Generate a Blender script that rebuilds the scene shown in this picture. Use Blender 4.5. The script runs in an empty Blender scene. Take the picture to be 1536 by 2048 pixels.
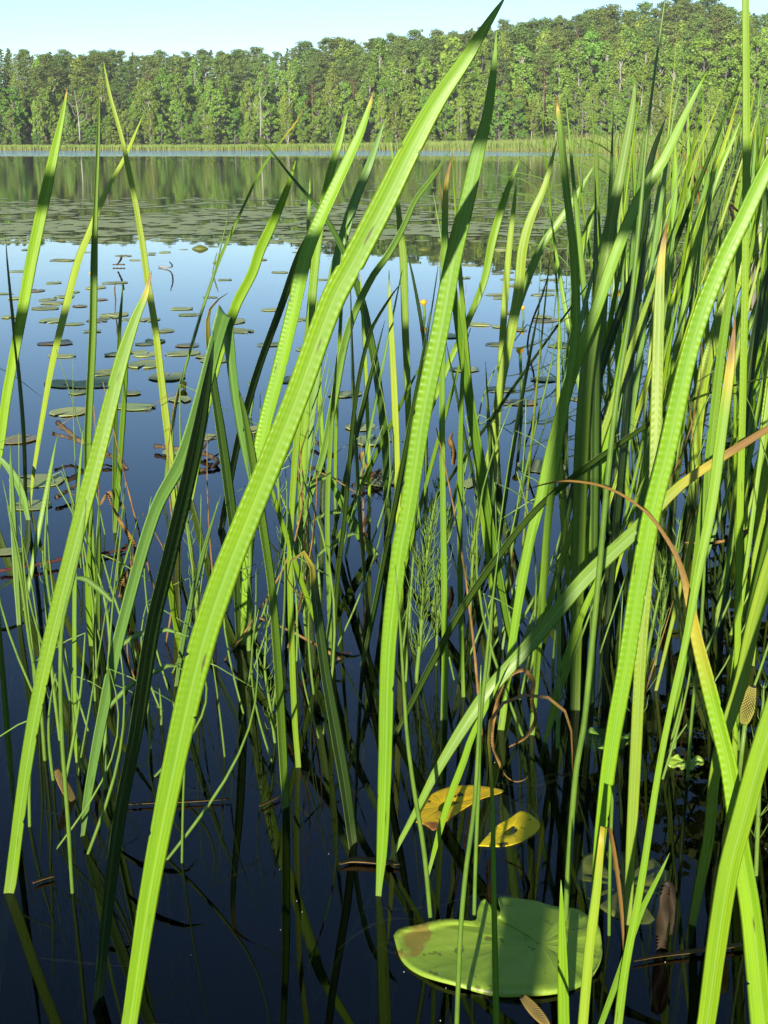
import bpy, math, random
import numpy as np
from mathutils import Vector, Matrix
random.seed(7); rng = np.random.default_rng(7)
R = math.radians
sc = bpy.context.scene
COL = sc.collection

# ------------------------------------------------------------------ camera, sky, sun, exposure
CAM_H, FPX, HORIZON = 0.60, 2412.0, 294.5          # metres, pixels of the 1536x2048 photograph
PITCH = math.atan((1024 - HORIZON) / FPX)
cam = bpy.data.cameras.new('camera'); camo = bpy.data.objects.new('camera', cam); COL.objects.link(camo)
camo.location = (0, 0, CAM_H); camo.rotation_euler = (math.pi/2 - PITCH, 0, 0)
cam.sensor_fit = 'VERTICAL'; cam.angle = 2*math.atan(1024/FPX); cam.angle_y = 2*math.atan(1024/FPX)
cam.clip_start = 0.05; cam.clip_end = 4000
sc.camera = camo
SUN_EL, SUN_AZ = R(15), R(12)       # sun low behind the camera, a little to the left
world = bpy.data.worlds.new('World'); sc.world = world; world.use_nodes = True
wn = world.node_tree.nodes; wl = world.node_tree.links; wn.clear()
sky = wn.new('ShaderNodeTexSky'); sky.sky_type = 'NISHITA'; sky.sun_disc = False
sky.sun_elevation = SUN_EL; sky.sun_rotation = math.pi + SUN_AZ
sky.air_density = 0.85; sky.dust_density = 0.0; sky.ozone_density = 3.1
bg = wn.new('ShaderNodeBackground'); bg.inputs[1].default_value = 0.102
wo = wn.new('ShaderNodeOutputWorld'); wl.new(sky.outputs[0], bg.inputs[0]); wl.new(bg.outputs[0], wo.inputs[0])
sl = bpy.data.lights.new('sun', 'SUN'); so = bpy.data.objects.new('sun', sl); COL.objects.link(so)
sl.energy = 5.0; sl.angle = R(0.5); sl.color = (1.0, 0.93, 0.80)
LIGHT_DIR = Vector((math.sin(SUN_AZ)*math.cos(SUN_EL), math.cos(SUN_AZ)*math.cos(SUN_EL), -math.sin(SUN_EL)))
so.rotation_euler = LIGHT_DIR.to_track_quat('-Z', 'Y').to_euler(); so.location = (-3, -8, 4)
vs = sc.view_settings; vs.view_transform = 'Standard'; vs.look = 'None'; vs.gamma = 1.0; vs.use_curve_mapping = False
vs.exposure = 0.96
sc.render.engine = 'CYCLES'; sc.cycles.use_denoising = True
sc.cycles.max_bounces = 8; sc.cycles.transparent_max_bounces = 12; sc.cycles.caustics_reflective = False; sc.cycles.caustics_refractive = False

# ------------------------------------------------------------------ helpers
CP, SP = math.cos(PITCH), math.sin(PITCH)
def ray(px, py):
    a = (px - 768)/FPX; b = (1024 - py)/FPX
    return Vector((a, CP + b*SP, -SP + b*CP))
def at(px, py, Y):                       # the point seen at a pixel, Y metres in front of the camera
    d = ray(px, py); return Vector((0, 0, CAM_H)) + d*(Y/d.y)
def water(px, py, z=0.0):                # the point of the water surface seen at a pixel
    d = ray(px, py); return Vector((0, 0, CAM_H)) + d*((z - CAM_H)/d.z)
def depth(p): return p.y*CP - (p.z - CAM_H)*SP
def mesh_obj(name, verts, faces, mat, parent=None, smooth=True, uv=None, uv2=None):
    me = bpy.data.meshes.new(name); me.from_pydata([tuple(v) for v in verts], [], faces)
    if uv is not None:
        idx = np.empty(len(me.loops), np.int32); me.loops.foreach_get('vertex_index', idx)
        l = me.uv_layers.new(name='uv'); l.data.foreach_set('uv', np.asarray(uv, np.float32)[idx].ravel())
        if uv2 is not None:
            l = me.uv_layers.new(name='along'); l.data.foreach_set('uv', np.asarray(uv2, np.float32)[idx].ravel())
    if smooth: me.polygons.foreach_set('use_smooth', [True]*len(me.polygons))
    if mat: me.materials.append(mat)
    o = bpy.data.objects.new(name, me); COL.objects.link(o)
    if parent: o.parent = parent
    return o
def np_mesh(name, V, nper, mat):         # V: (n*nper,3) separate polygons of nper corners
    n = len(V)//nper; me = bpy.data.meshes.new(name)
    me.vertices.add(len(V)); me.vertices.foreach_set('co', np.asarray(V, np.float32).ravel())
    me.loops.add(len(V)); me.loops.foreach_set('vertex_index', np.arange(len(V), dtype=np.int32))
    me.polygons.add(n); me.polygons.foreach_set('loop_start', np.arange(0, len(V), nper, dtype=np.int32))
    me.polygons.foreach_set('loop_total', np.full(n, nper, np.int32))
    me.update(calc_edges=True); me.materials.append(mat); return me
def link(name, me, parent=None):
    o = bpy.data.objects.new(name, me); COL.objects.link(o); o.parent = parent; return o
def empty(name, loc=(0, 0, 0)):
    o = bpy.data.objects.new(name, None); COL.objects.link(o); o.location = loc; o.empty_display_size = .1; return o
def tag(o, label=None, cat=None, group=None, kind=None):
    if label: o['label'] = label
    if cat: o['category'] = cat
    if group: o['group'] = group
    if kind: o['kind'] = kind
    return o
def catmull(P, n):
    P = np.asarray(P, float); seg = np.linalg.norm(np.diff(P[:, :3], axis=0), axis=1); s = np.r_[0, np.cumsum(seg)]
    t = np.linspace(0, s[-1], n); out = np.empty((n, P.shape[1]))
    m = np.empty_like(P); m[1:-1] = (P[2:] - P[:-2])/np.maximum(s[2:] - s[:-2], 1e-9)[:, None]
    m[0] = (P[1]-P[0])/max(seg[0], 1e-9); m[-1] = (P[-1]-P[-2])/max(seg[-1], 1e-9)
    k = np.clip(np.searchsorted(s, t, side='right')-1, 0, len(P)-2)
    h = s[k+1]-s[k]; x = ((t-s[k])/np.maximum(h, 1e-9))[:, None]; h = h[:, None]
    return (2*x**3-3*x**2+1)*P[k] + (x**3-2*x**2+x)*h*m[k] + (-2*x**3+3*x**2)*P[k+1] + (x**3-x**2)*h*m[k+1], t

# ------------------------------------------------------------------ materials
class NT:
    def __init__(s, name):
        s.m = bpy.data.materials.new(name); s.m.use_nodes = True; s.t = s.m.node_tree; s.n = s.t.nodes; s.n.clear()
        s.out = s.n.new('ShaderNodeOutputMaterial')
    def new(s, ty, **k):
        n = s.n.new('ShaderNode'+ty)
        for a, v in k.items():
            if a.startswith('i_'):
                key = a[2:]; key = int(key) if key.isdigit() else key
                s.set(n.inputs[key], v)
            else: setattr(n, a, v)
        return n
    def set(s, sock, v):
        if isinstance(v, bpy.types.NodeSocket): s.t.links.new(v, sock)
        else: sock.default_value = v
    def math(s, op, a, b=0.0, c=None, clamp=False):
        n = s.n.new('ShaderNodeMath'); n.operation = op; n.use_clamp = clamp
        s.set(n.inputs[0], a); s.set(n.inputs[1], b)
        if c is not None: s.set(n.inputs[2], c)
        return n.outputs[0]
    def mix(s, f, a, b, blend='MIX'):
        n = s.n.new('ShaderNodeMix'); n.data_type = 'RGBA'; n.blend_type = blend
        s.set(n.inputs[0], f); s.set(n.inputs[6], a); s.set(n.inputs[7], b); return n.outputs[2]
    def ramp(s, f, *stops):
        n = s.n.new('ShaderNodeValToRGB'); e = n.color_ramp.elements
        while len(e) < len(stops): e.new(.5)
        for el, (p, c) in zip(e, stops): el.position = p; el.color = (*c, 1) if len(c) == 3 else c
        s.set(n.inputs[0], f); return n.outputs[0]
    def rng(s, v, a, b, c=0., d=1.):
        n = s.n.new('ShaderNodeMapRange'); s.set(n.inputs[0], v)
        for i, x in enumerate((a, b, c, d)): n.inputs[i+1].default_value = x
        return n.outputs[0]
    def noise(s, vec, scale, detail=3., rough=.5):
        n = s.n.new('ShaderNodeTexNoise'); s.set(n.inputs['Scale'], scale); n.inputs['Detail'].default_value = detail
        n.inputs['Roughness'].default_value = rough
        if vec is not None: s.set(n.inputs['Vector'], vec)
        return n.outputs[0]
    def comb(s, x, y, z=0.):
        n = s.n.new('ShaderNodeCombineXYZ'); s.set(n.inputs[0], x); s.set(n.inputs[1], y); s.set(n.inputs[2], z); return n.outputs[0]
    def bump(s, h, strength, dist):
        n = s.n.new('ShaderNodeBump'); n.inputs['Strength'].default_value = strength; n.inputs['Distance'].default_value = dist
        s.set(n.inputs['Height'], h); return n.outputs[0]
    def leafy(s, col, rough=.45, spec=.4, trans=.25, normal=None, tcol=None):
        p = s.n.new('ShaderNodeBsdfPrincipled'); s.set(p.inputs['Base Color'], col); s.set(p.inputs['Roughness'], rough)
        s.set(p.inputs['Specular IOR Level'], spec)
        if normal is not None: s.set(p.inputs['Normal'], normal)
        if trans:
            t = s.n.new('ShaderNodeBsdfTranslucent'); s.set(t.inputs[0], tcol if tcol is not None else col)
            x = s.n.new('ShaderNodeMixShader'); x.inputs[0].default_value = trans
            s.t.links.new(p.outputs[0], x.inputs[1]); s.t.links.new(t.outputs[0], x.inputs[2])
            s.t.links.new(x.outputs[0], s.out.inputs[0])
        else: s.t.links.new(p.outputs[0], s.out.inputs[0])
        return s.m

def rgb(*c): return (*c, 1.0)
def blade_material(name):
    """sweet flag leaf: 'uv' = across (0..1), along in metres; 'along' = 0 at the water, 1 at the tip"""
    g = NT(name)
    u1 = g.new('UVMap', uv_map='uv').outputs[0]; u2 = g.new('UVMap', uv_map='along').outputs[0]
    s1 = g.new('SeparateXYZ', i_0=u1); s2 = g.new('SeparateXYZ', i_0=u2)
    u, v, t = s1.outputs[0], s1.outputs[1], s2.outputs[0]
    rnd = g.new('ObjectInfo').outputs['Random']
    def attr(n): return g.new('Attribute', attribute_type='OBJECT', attribute_name=n)
    tint = attr('tint').outputs['Color']; dry = attr('dry').outputs['Fac']; crimp = attr('crimp').outputs['Fac']
    off = g.math('MULTIPLY', rnd, 37.0)
    st = g.noise(g.comb(g.math('MULTIPLY', u, 34.), g.math('MULTIPLY', v, 2.), off), 1.0, 3, .6)
    st2 = g.noise(g.comb(g.math('MULTIPLY', u, 3.), g.math('MULTIPLY', v, 11.), off), 1.0, 3, .6)
    col = g.mix(g.rng(st, .3, .7), tint, g.mix(1., tint, rgb(1.65, 1.36, 1.7), 'MULTIPLY'))
    col = g.mix(g.rng(st2, .35, .7, 0, .5), col, g.mix(1., tint, rgb(.62, .78, .7), 'MULTIPLY'))
    # pale midrib and pale margins
    st3 = g.noise(g.comb(g.math('MULTIPLY', u, 12.), g.math('MULTIPLY', v, 1.3), g.math('ADD', off, 5.)), 1.0, 2, .5)
    col = g.mix(g.rng(st3, .38, .62, 0, .55), col, g.mix(1., col, rgb(.60, .72, .6), 'MULTIPLY'))
    rib = g.math('SUBTRACT', 1., g.rng(g.math('ABSOLUTE', g.math('SUBTRACT', u, .46)), .02, .055))
    col = g.mix(g.math('MULTIPLY', rib, .38), col, rgb(.26, .40, .09))
    edge = g.rng(g.math('ABSOLUTE', g.math('SUBTRACT', u, .5)), .455, .5, 0, .35)
    col = g.mix(edge, col, rgb(.26, .36, .06))
    # leaf base paler, rosy white just over the water
    col = g.mix(g.rng(t, .0, .06, .3, 0.), col, rgb(.22, .26, .09))
    # brown flecks
    fl = g.new('TexVoronoi', i_Scale=1.0, i_Vector=g.comb(g.math('MULTIPLY', u, 2.2), g.math('MULTIPLY', v, 17.), off))
    fl.inputs['Randomness'].default_value = 1.0
    wob = g.math('MULTIPLY', g.noise(g.comb(g.math('MULTIPLY', u, 9.), g.math('MULTIPLY', v, 90.), off), 1., 2), .22)
    keep = g.math('GREATER_THAN', g.new('SeparateXYZ', i_0=fl.outputs['Color']).outputs[0], .56)
    spot = g.math('MULTIPLY', g.rng(g.math('ADD', fl.outputs['Distance'], wob), .16, .24, 1, 0), keep)
    col = g.mix(g.math('MULTIPLY', spot, .8), col, rgb(.075, .05, .015))
    # pale dried water marks
    sp2 = g.noise(g.comb(g.math('MULTIPLY', u, 20.), g.math('MULTIPLY', v, 900.), off), 1., 2)
    col = g.mix(g.rng(sp2, .70, .76, 0, .35), col, rgb(.4, .45, .25))
    # withering from the tip down: yellow, orange, brown
    w = g.math('DIVIDE', g.math('SUBTRACT', t, g.math('SUBTRACT', 1., dry)), g.math('MAXIMUM', g.math('MINIMUM', dry, .15), .01))
    w = g.math('ADD', w, g.math('MULTIPLY', g.math('SUBTRACT', st2, .5), 1.0))
    hasdry = g.math('GREATER_THAN', dry, .001)
    col = g.mix(g.math('MULTIPLY', g.rng(w, -.7, .1), hasdry), col, rgb(.40, .33, .03))
    col = g.mix(g.math('MULTIPLY', g.rng(w, .1, .5), hasdry), col, g.mix(g.rng(st, .3, .7), rgb(.30, .175, .042), rgb(.14, .075, .022)))
    # transverse wrinkles on both margins and fine ribs
    ph = g.math('ADD', g.math('MULTIPLY', v, 2*math.pi/.0054), g.math('MULTIPLY', st2, 9.))
    band = g.math('MULTIPLY', g.rng(g.math('ABSOLUTE', g.math('SUBTRACT', u, .48)), .14, .30), crimp)
    band = g.math('MULTIPLY', band, g.rng(t, .22, .4)); band = g.math('MULTIPLY', band, g.rng(t, .75, .9, 1, 0))
    hgt = g.math('ADD', g.math('MULTIPLY', g.math('SINE', ph), g.math('MULTIPLY', band, .34)), g.math('MULTIPLY', st, .35))
    rough = g.rng(st2, .3, .7, .32, .52)
    return g.leafy(col, rough, .36, .26, g.bump(hgt, .5, .0007), g.mix(1., col, rgb(1.15, 1.2, .5), 'MULTIPLY'))
M_BLADE = blade_material('sweet_flag_blade')

def simple_leaf(name, c1, c2, scale, rough=.5, trans=.25, spec=.3, hue=.0):
    g = NT(name); tc = g.new('TexCoord').outputs['Object']; rnd = g.new('ObjectInfo').outputs['Random']
    n = g.noise(tc, scale, 4, .6); col = g.mix(g.rng(n, .32, .68), rgb(*c1), rgb(*c2))
    if hue:
        h = g.new('HueSaturation'); g.set(h.inputs['Color'], col); g.set(h.inputs['Hue'], g.rng(rnd, 0, 1, .5-hue*1.5, .5+hue*.7))
        r2 = g.math('FRACT', g.math('MULTIPLY', rnd, 7.31)); g.set(h.inputs['Value'], g.rng(r2, 0, 1, .82, 1.24)); col = h.outputs[0]
    return g.leafy(col, rough, spec, trans)
def bark(name, c1, c2, scale, rough=.85):
    g = NT(name); tc = g.new('TexCoord').outputs['Object']
    mp = g.new('Mapping', i_0=tc); mp.inputs['Scale'].default_value = (1, 1, .35)
    n = g.noise(mp.outputs[0], scale, 5, .65); col = g.mix(g.rng(n, .35, .65), rgb(*c1), rgb(*c2))
    return g.leafy(col, rough, .2, 0, g.bump(n, .5, .01))
M_PINE = simple_leaf('pine_needles', (.110, .182, .040), (.175, .255, .058), .9, .6, .25, .2, .018)
M_SPRUCE = simple_leaf('spruce_needles', (.095, .155, .042), (.145, .210, .056), .9, .6, .2, .2, .015)
M_BIRCH = simple_leaf('birch_leaves', (.175, .290, .040), (.245, .375, .056), .7, .5, .3, .3, .022)
M_BROAD = simple_leaf('broad_leaves', (.145, .278, .034), (.215, .360, .048), .7, .5, .3, .3, .022)
M_PBARK = bark('pine_bark', (.20, .11, .065), (.12, .08, .055), 1.5)
M_BBARK = bark('birch_bark', (.42, .40, .35), (.18, .165, .14), 1.2)
M_GBARK = bark('grey_bark', (.20, .18, .15), (.11, .095, .08), 1.5)
M_TWIG = bark('twig_bark', (.14, .095, .05), (.05, .036, .022), 60)
M_REDTWIG = bark('red_twig_bark', (.11, .035, .025), (.07, .02, .016), 40)
M_RUSH = simple_leaf('rush_green', (.080, .155, .018), (.125, .22, .026), 40, .4, .15, .5)
M_HORSE = simple_leaf('horsetail_green', (.115, .205, .024), (.16, .265, .04), 50, .5, .2, .4)
M_DRY = simple_leaf('dry_leaf', (.30, .18, .045), (.12, .066, .02), 55, .6, .2, .3)
M_DRYDARK = simple_leaf('dark_dry_leaf', (.045, .030, .012), (.018, .012, .007), 60, .6, .1, .3)
M_REED = simple_leaf('reed_green', (.12, .22, .04), (.18, .29, .06), 6, .5, .25, .3)
M_YELLOW = simple_leaf('lily_yellow', (.75, .46, .01), (.62, .34, .01), 90, .4, .2, .4)
def grey_wood():
    g = NT('weathered_wood'); tc = g.new('TexCoord').outputs['Object']
    mp = g.new('Mapping', i_0=tc); mp.inputs['Scale'].default_value = (14, 14, 1.2)
    n = g.noise(mp.outputs[0], 3, 6, .7); col = g.mix(g.rng(n, .3, .7), rgb(.42, .38, .31), rgb(.20, .175, .14))
    return g.leafy(col, .85, .2, 0, g.bump(n, .6, .004))
M_WOOD = grey_wood()
def pad_material(name, a, b, spots=.6, rough=.38):
    g = NT(name); tc = g.new('TexCoord').outputs['Object']; rnd = g.new('ObjectInfo').outputs['Random']
    ad = g.new('VectorMath', operation='ADD', i_0=tc, i_1=g.comb(g.math('MULTIPLY', rnd, 9.), g.math('MULTIPLY', rnd, 5.), 0.)).outputs[0]
    n = g.noise(ad, 22, 4, .6); col = g.mix(g.rng(n, .3, .7), rgb(*a), rgb(*b))
    s = g.new('SeparateXYZ', i_0=tc); ang = g.math('ARCTAN2', s.outputs[1], s.outputs[0])
    vein = g.math('POWER', g.math('ABSOLUTE', g.math('SINE', g.math('ADD', g.math('MULTIPLY', ang, 11.), g.math('MULTIPLY', n, 1.2)))), 9.)
    col = g.mix(g.math('MULTIPLY', vein, .10), col, rgb(a[0]*1.7, a[1]*1.4, a[2]*1.2))
    h = g.new('HueSaturation'); g.set(h.inputs['Color'], col); g.set(h.inputs['Hue'], g.rng(rnd, 0, 1, .475, .515))
    g.set(h.inputs['Value'], g.rng(g.math('FRACT', g.math('MULTIPLY', rnd, 5.7)), 0, 1, .8, 1.2)); col = h.outputs[0]
    n2 = g.noise(ad, 70, 3, .6); n3 = g.noise(ad, 16, 3, .5)
    col = g.mix(g.math('MULTIPLY', g.rng(n2, .62, .66), spots), col, rgb(.06, .045, .015))
    col = g.mix(g.math('MULTIPLY', g.rng(n3, .615, .65), spots), col, rgb(.20, .085, .025))
    n4 = g.noise(ad, 320, 2); col = g.mix(g.rng(n4, .70, .74, 0, .5), col, rgb(.4, .42, .3))
    return g.leafy(col, rough, .5 if rough < .5 else .2, .08, g.bump(g.math('ADD', g.math('MULTIPLY', vein, .12), n), .4, .003))
M_PAD = pad_material('lily_pad_green', (.140, .285, .022), (.205, .345, .036), .65, .45)
M_PADOLIVE = pad_material('lily_pad_olive', (.075, .10, .014), (.10, .12, .02), .6, .4)
M_PADFAR = pad_material('lily_pad_pale', (.29, .36, .12), (.37, .42, .16), .25, .52)  # paleness carries the sky sheen, put into the pad colour
M_PADBROWN = pad_material('lily_pad_brown', (.26, .20, .06), (.20, .18, .05), .7)
M_PADYELLOW = pad_material('lily_pad_yellow', (.66, .48, .012), (.52, .40, .018), 1.0, .55)

def water_material():
    g = NT('lake_water'); geo = g.new('NewGeometry'); pos = geo.outputs['Position']
    s = g.new('SeparateXYZ', i_0=pos); x, y = s.outputs[0], s.outputs[1]
    far = g.rng(y, 5., 40.)
    fine = g.noise(g.comb(g.math('MULTIPLY', x, .9), g.math('MULTIPLY', y, 1.6)), 3.0, 3, .5)
    near = g.noise(pos, 2.2, 2, .5)
    # a breeze-ruffled belt of water in front of the far reeds
    edge = g.noise(g.comb(g.math('MULTIPLY', x, .02), g.math('MULTIPLY', y, .02)), 1.5, 2)
    belt = g.math('MULTIPLY', g.rng(g.math('ADD', y, g.math('MULTIPLY', edge, 40.)), 108., 118.), g.rng(g.math('ADD', x, g.math('MULTIPLY', y, -.02)), 0., 22., 1, 0))
    wv = g.noise(g.comb(g.math('MULTIPLY', x, .5), y), 2.2, 3, .55)
    b1 = g.n.new('ShaderNodeBump'); b1.inputs['Distance'].default_value = .02; g.set(b1.inputs['Height'], near); b1.inputs['Strength'].default_value = .02
    b2 = g.n.new('ShaderNodeBump'); b2.inputs['Distance'].default_value = .02; g.set(b2.inputs['Height'], fine); g.set(b2.inputs['Strength'], g.math('MULTIPLY', far, .10)); g.set(b2.inputs['Normal'], b1.outputs[0])
    b3 = g.n.new('ShaderNodeBump'); b3.inputs['Distance'].default_value = .25; g.set(b3.inputs['Height'], wv); g.set(b3.inputs['Strength'], belt); g.set(b3.inputs['Normal'], b2.outputs[0])
    fr = g.new('Fresnel', i_IOR=1.36); g.set(fr.inputs['Normal'], b2.outputs[0])
    gl = g.new('BsdfGlossy', i_Color=rgb(1, 1, 1), i_Roughness=0.0); g.set(gl.inputs['Normal'], b3.outputs[0])
    tr = g.new('BsdfTransparent', i_Color=rgb(.9, .9, .9))
    mx = g.new('MixShader'); g.set(mx.inputs[0], fr.outputs[0]); g.t.links.new(tr.outputs[0], mx.inputs[1]); g.t.links.new(gl.outputs[0], mx.inputs[2])
    g.t.links.new(mx.outputs[0], g.out.inputs[0])
    va = g.new('VolumeAbsorption', i_Color=rgb(.62, .52, .18), i_Density=5.0)
    g.t.links.new(va.outputs[0], g.out.inputs['Volume'])
    return g.m
M_WATER = water_material()
def ground_material():
    g = NT('shore_soil'); pos = g.new('NewGeometry').outputs['Position']
    n = g.noise(pos, .25, 6, .65); n2 = g.noise(pos, 4., 4, .6); z = g.new('SeparateXYZ', i_0=pos).outputs[2]
    land = g.mix(g.rng(n, .35, .65), rgb(.05, .075, .02), rgb(.08, .07, .035))
    col = g.mix(g.rng(z, -.15, .05), g.mix(n2, rgb(.035, .028, .016), rgb(.06, .05, .026)), land)
    return g.leafy(col, .95, .1, 0, g.bump(n2, .5, .03))
M_GROUND = ground_material()

# ------------------------------------------------------------------ setting: terrain, lake
SHORE = 262.0
HAZE = 0.0002
def hill(x, y):
    k = 1/(1 + math.exp(-(x - 30)/16.)); k2 = 1/(1+math.exp(-(x-95)/10.))
    d = max(0., y - SHORE - 6)
    return min(d*(.12 + .12*k - .02*k2), 20 + 12*k)
def terrain(x, y):
    d = y - SHORE                                     # far shore
    dr = (x - (.37*y + 3.2))*.9 if y > -6 else 9        # right bank, outside the picture
    db = -3.5 - y                                     # bank behind the camera
    m = max(d*.12, min(dr, 8)*.25, min(db, 8)*.25)
    z = -.55 + max(0., min(.95, .55 + m)) if m > -.55 else -.55
    if d > 0: z += hill(x, y)
    return z
xs = np.concatenate([np.linspace(-420, -30, 40), np.linspace(-28, 40, 69), np.linspace(44, 420, 60)])
ys = np.concatenate([np.linspace(-60, -8, 12), np.linspace(-7, 50, 58), np.linspace(54, 250, 40), np.linspace(252, 340, 45), np.linspace(350, 900, 25)])
tv = [(x, y, terrain(x, y)) for y in ys for x in xs]; nx = len(xs)
tf = [(j*nx+i, j*nx+i+1, (j+1)*nx+i+1, (j+1)*nx+i) for j in range(len(ys)-1) for i in range(nx-1)]
tag(mesh_obj('ground', tv, tf, M_GROUND), 'dark muddy lake bed and wooded far bank', kind='structure')
a, b0, b1, zb = 400, -55, 330, -3.0
lv = [(-a, b0, 0), (a, b0, 0), (a, b1, 0), (-a, b1, 0), (-a, b0, zb), (a, b0, zb), (a, b1, zb), (-a, b1, zb)]
lf = [(0, 1, 2, 3), (7, 6, 5, 4), (0, 4, 5, 1), (1, 5, 6, 2), (2, 6, 7, 3), (3, 7, 4, 0)]
tag(mesh_obj('lake_water', lv, lf, M_WATER, smooth=False), 'still dark lake water mirroring sky and forest', kind='structure')

# ------------------------------------------------------------------ trees
def quads(C, N, size, asp=1.0):
    n = len(C); N = N/np.linalg.norm(N, axis=1)[:, None]
    r = rng.normal(size=(n, 3)); A = np.cross(N, r); A /= np.linalg.norm(A, axis=1)[:, None]; B = np.cross(N, A)
    sz = (size*(.6 + .8*rng.random(n)))[:, None]; A = A*sz; B = B*sz*asp
    V = np.stack([C-A*.9-B*.5, C+A*.3-B, C+A, C-A*.2+B*.9], 1); return V.reshape(-1, 3)
def tubes(segs, sides=6):
    V, F = [], []
    for pts, rad in segs:
        pts = [Vector(p) for p in pts]; b = len(V); prev = None
        for i, p in enumerate(pts):
            T = (pts[min(i+1, len(pts)-1)] - pts[max(i-1, 0)]).normalized()
            ref = Vector((0, 0, 1)) if abs(T.z) < .9 else Vector((1, 0, 0))
            if prev is None: A = T.cross(ref).normalized()
            else:
                A = prev - T*prev.dot(T); A = A.normalized() if A.length > 1e-6 else T.cross(ref).normalized()
            prev = A; B = T.cross(A)
            for k in range(sides):
                an = 2*math.pi*k/sides; V.append(p + (A*math.cos(an) + B*math.sin(an))*rad[i])
            if i:
                for k in range(sides):
                    k2 = (k+1) % sides; F.append((b+(i-1)*sides+k, b+(i-1)*sides+k2, b+i*sides+k2, b+i*sides+k))
        F.append(tuple(b+k for k in reversed(range(sides)))); F.append(tuple(b+(len(pts)-1)*sides+k for k in range(sides)))
    return V, F
def tube_obj(name, segs, mat, parent=None, sides=6):
    V, F = tubes(segs, sides); return mesh_obj(name, V, F, mat, parent)
def make_tree(kind, H):
    segs = []; clumps = []; bend = rng.normal(0, .25, 2)
    def ax(h): return np.array([bend[0]*math.sin(h*2.2), bend[1]*math.sin(h*2.2+1), h*H])
    tr = {'pine': .20, 'spruce': .17, 'birch': .13, 'broad': .17}[kind]
    segs.append(([ax(h) for h in np.linspace(-.02, .97, 8)], [tr*(1.05-h*.93) for h in np.linspace(0, 1, 8)]))
    if kind == 'pine':
        nb = 44
        for i in range(nb):
            h = .46 + .52*(i/nb)**.9 + rng.normal(0, .01); e = (h-.46)/.54
            r = (.35 + 3.1*math.sin(math.pi*min(1, .22+e*.76)))*(.55+.6*rng.random())*H/20
            an = i*2.4 + rng.normal(0, .4); d = np.array([math.cos(an), math.sin(an), .18+.35*e])
            p = ax(h); q = p + d*r; segs.append(([p, (p+q)/2, q], [.06, .045, .02]))
            for f in (.55, .85, 1.05):
                if rng.random() < .85: clumps.append((p+d*r*f+rng.normal(0, .15, 3), np.array([.8, .8, .42])*(.7+.5*rng.random())*H/20, 44))
        clumps.append((ax(.985), np.array([.5, .5, .7]), 50)); sz, up = .17, .6
    elif kind == 'spruce':
        nb = 60
        for i in range(nb):
            h = .12 + .86*(i/nb)**.95; r = (1-h)**.85*2.9*H/20*(.75+.4*rng.random()) + .12
            an = i*2.4; d = np.array([math.cos(an), math.sin(an), -.22]); p = ax(h); q = p+d*r
            for f in (.35, .7, 1.0): clumps.append((p+d*r*f, np.array([.45, .45, .28])*(.5+.6*(1-h)), 20))
        sz, up = .15, .4
    else:
        lo = .10 if kind == 'birch' else .05; wid = (2.1 if kind == 'birch' else 2.8)*H/14
        nb = 66 if kind == 'birch' else 70
        for i in range(nb):
            h = lo + (1-lo)*rng.random()**.85; e = (h-lo)/(1-lo)
            env = wid*(math.sin(math.pi*min(1, .12+.88*e)))**(.75 if kind == 'birch' else .55)*(1-.35*e) + .25
            an = rng.random()*6.283; d = np.array([math.cos(an), math.sin(an), 0]); r = env*(.45+.6*rng.random())
            p = ax(max(.1, h-.12)); q = ax(h) + d*r
            if i % 2: segs.append(([p, (p*.4+q*.6), q], [.055, .035, .012]))
            s = np.array([.62, .62, .78 if kind == 'birch' else .55])*(.55+.6*rng.random())*H/14
            clumps.append((q, s, 70))
        clumps.append((ax(.98), np.array([.4, .4, .7]), 40)); sz, up = .13, .35
    C, N = [], []
    for c, s, n in clumps:
        d = rng.normal(size=(n, 3)); d /= np.linalg.norm(d, axis=1)[:, None]
        rad = (.45+.6*rng.random(n)**.6)[:, None]
        C.append(c + d*rad*s); N.append(d*.7 + rng.normal(0, .55, (n, 3)) + np.array([0, -.12, up]))
    C = np.concatenate(C); N = np.concatenate(N)
    V = quads(C, N, sz if kind != 'pine' else .135)
    mats = {'pine': (M_PINE, M_PBARK), 'spruce': (M_SPRUCE, M_PBARK), 'birch': (M_BIRCH, M_BBARK), 'broad': (M_BROAD, M_GBARK)}[kind]
    cm = np_mesh('crown', V, 4, mats[0]); tvv, tff = tubes(segs, 5)
    tm = bpy.data.meshes.new('trunk'); tm.from_pydata([tuple(v) for v in tvv], [], tff); tm.materials.append(mats[1])
    return tm, cm, H
PROTO = {k: [make_tree(k, h) for h in hs] for k, hs in
         {'pine': (20, 21, 19, 20, 22), 'spruce': (19, 21), 'birch': (14, 15, 13, 16), 'broad': (12, 13, 11, 12)}.items()}
LBL = {'pine': ('pine_tree', 'tall pine with reddish trunk in the far forest,', 'tree', 'pines of the far forest'),
       'spruce': ('spruce_tree', 'dark spruce at the back of the far forest,', 'tree', 'spruces of the far forest'),
       'birch': ('birch_tree', 'light green birch with pale trunk in the far forest,', 'tree', 'birches along the far shore'),
       'broad': ('broadleaf_tree', 'rounded green broadleaf tree of the far forest,', 'tree', 'broadleaf trees along the far shore')}
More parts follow.
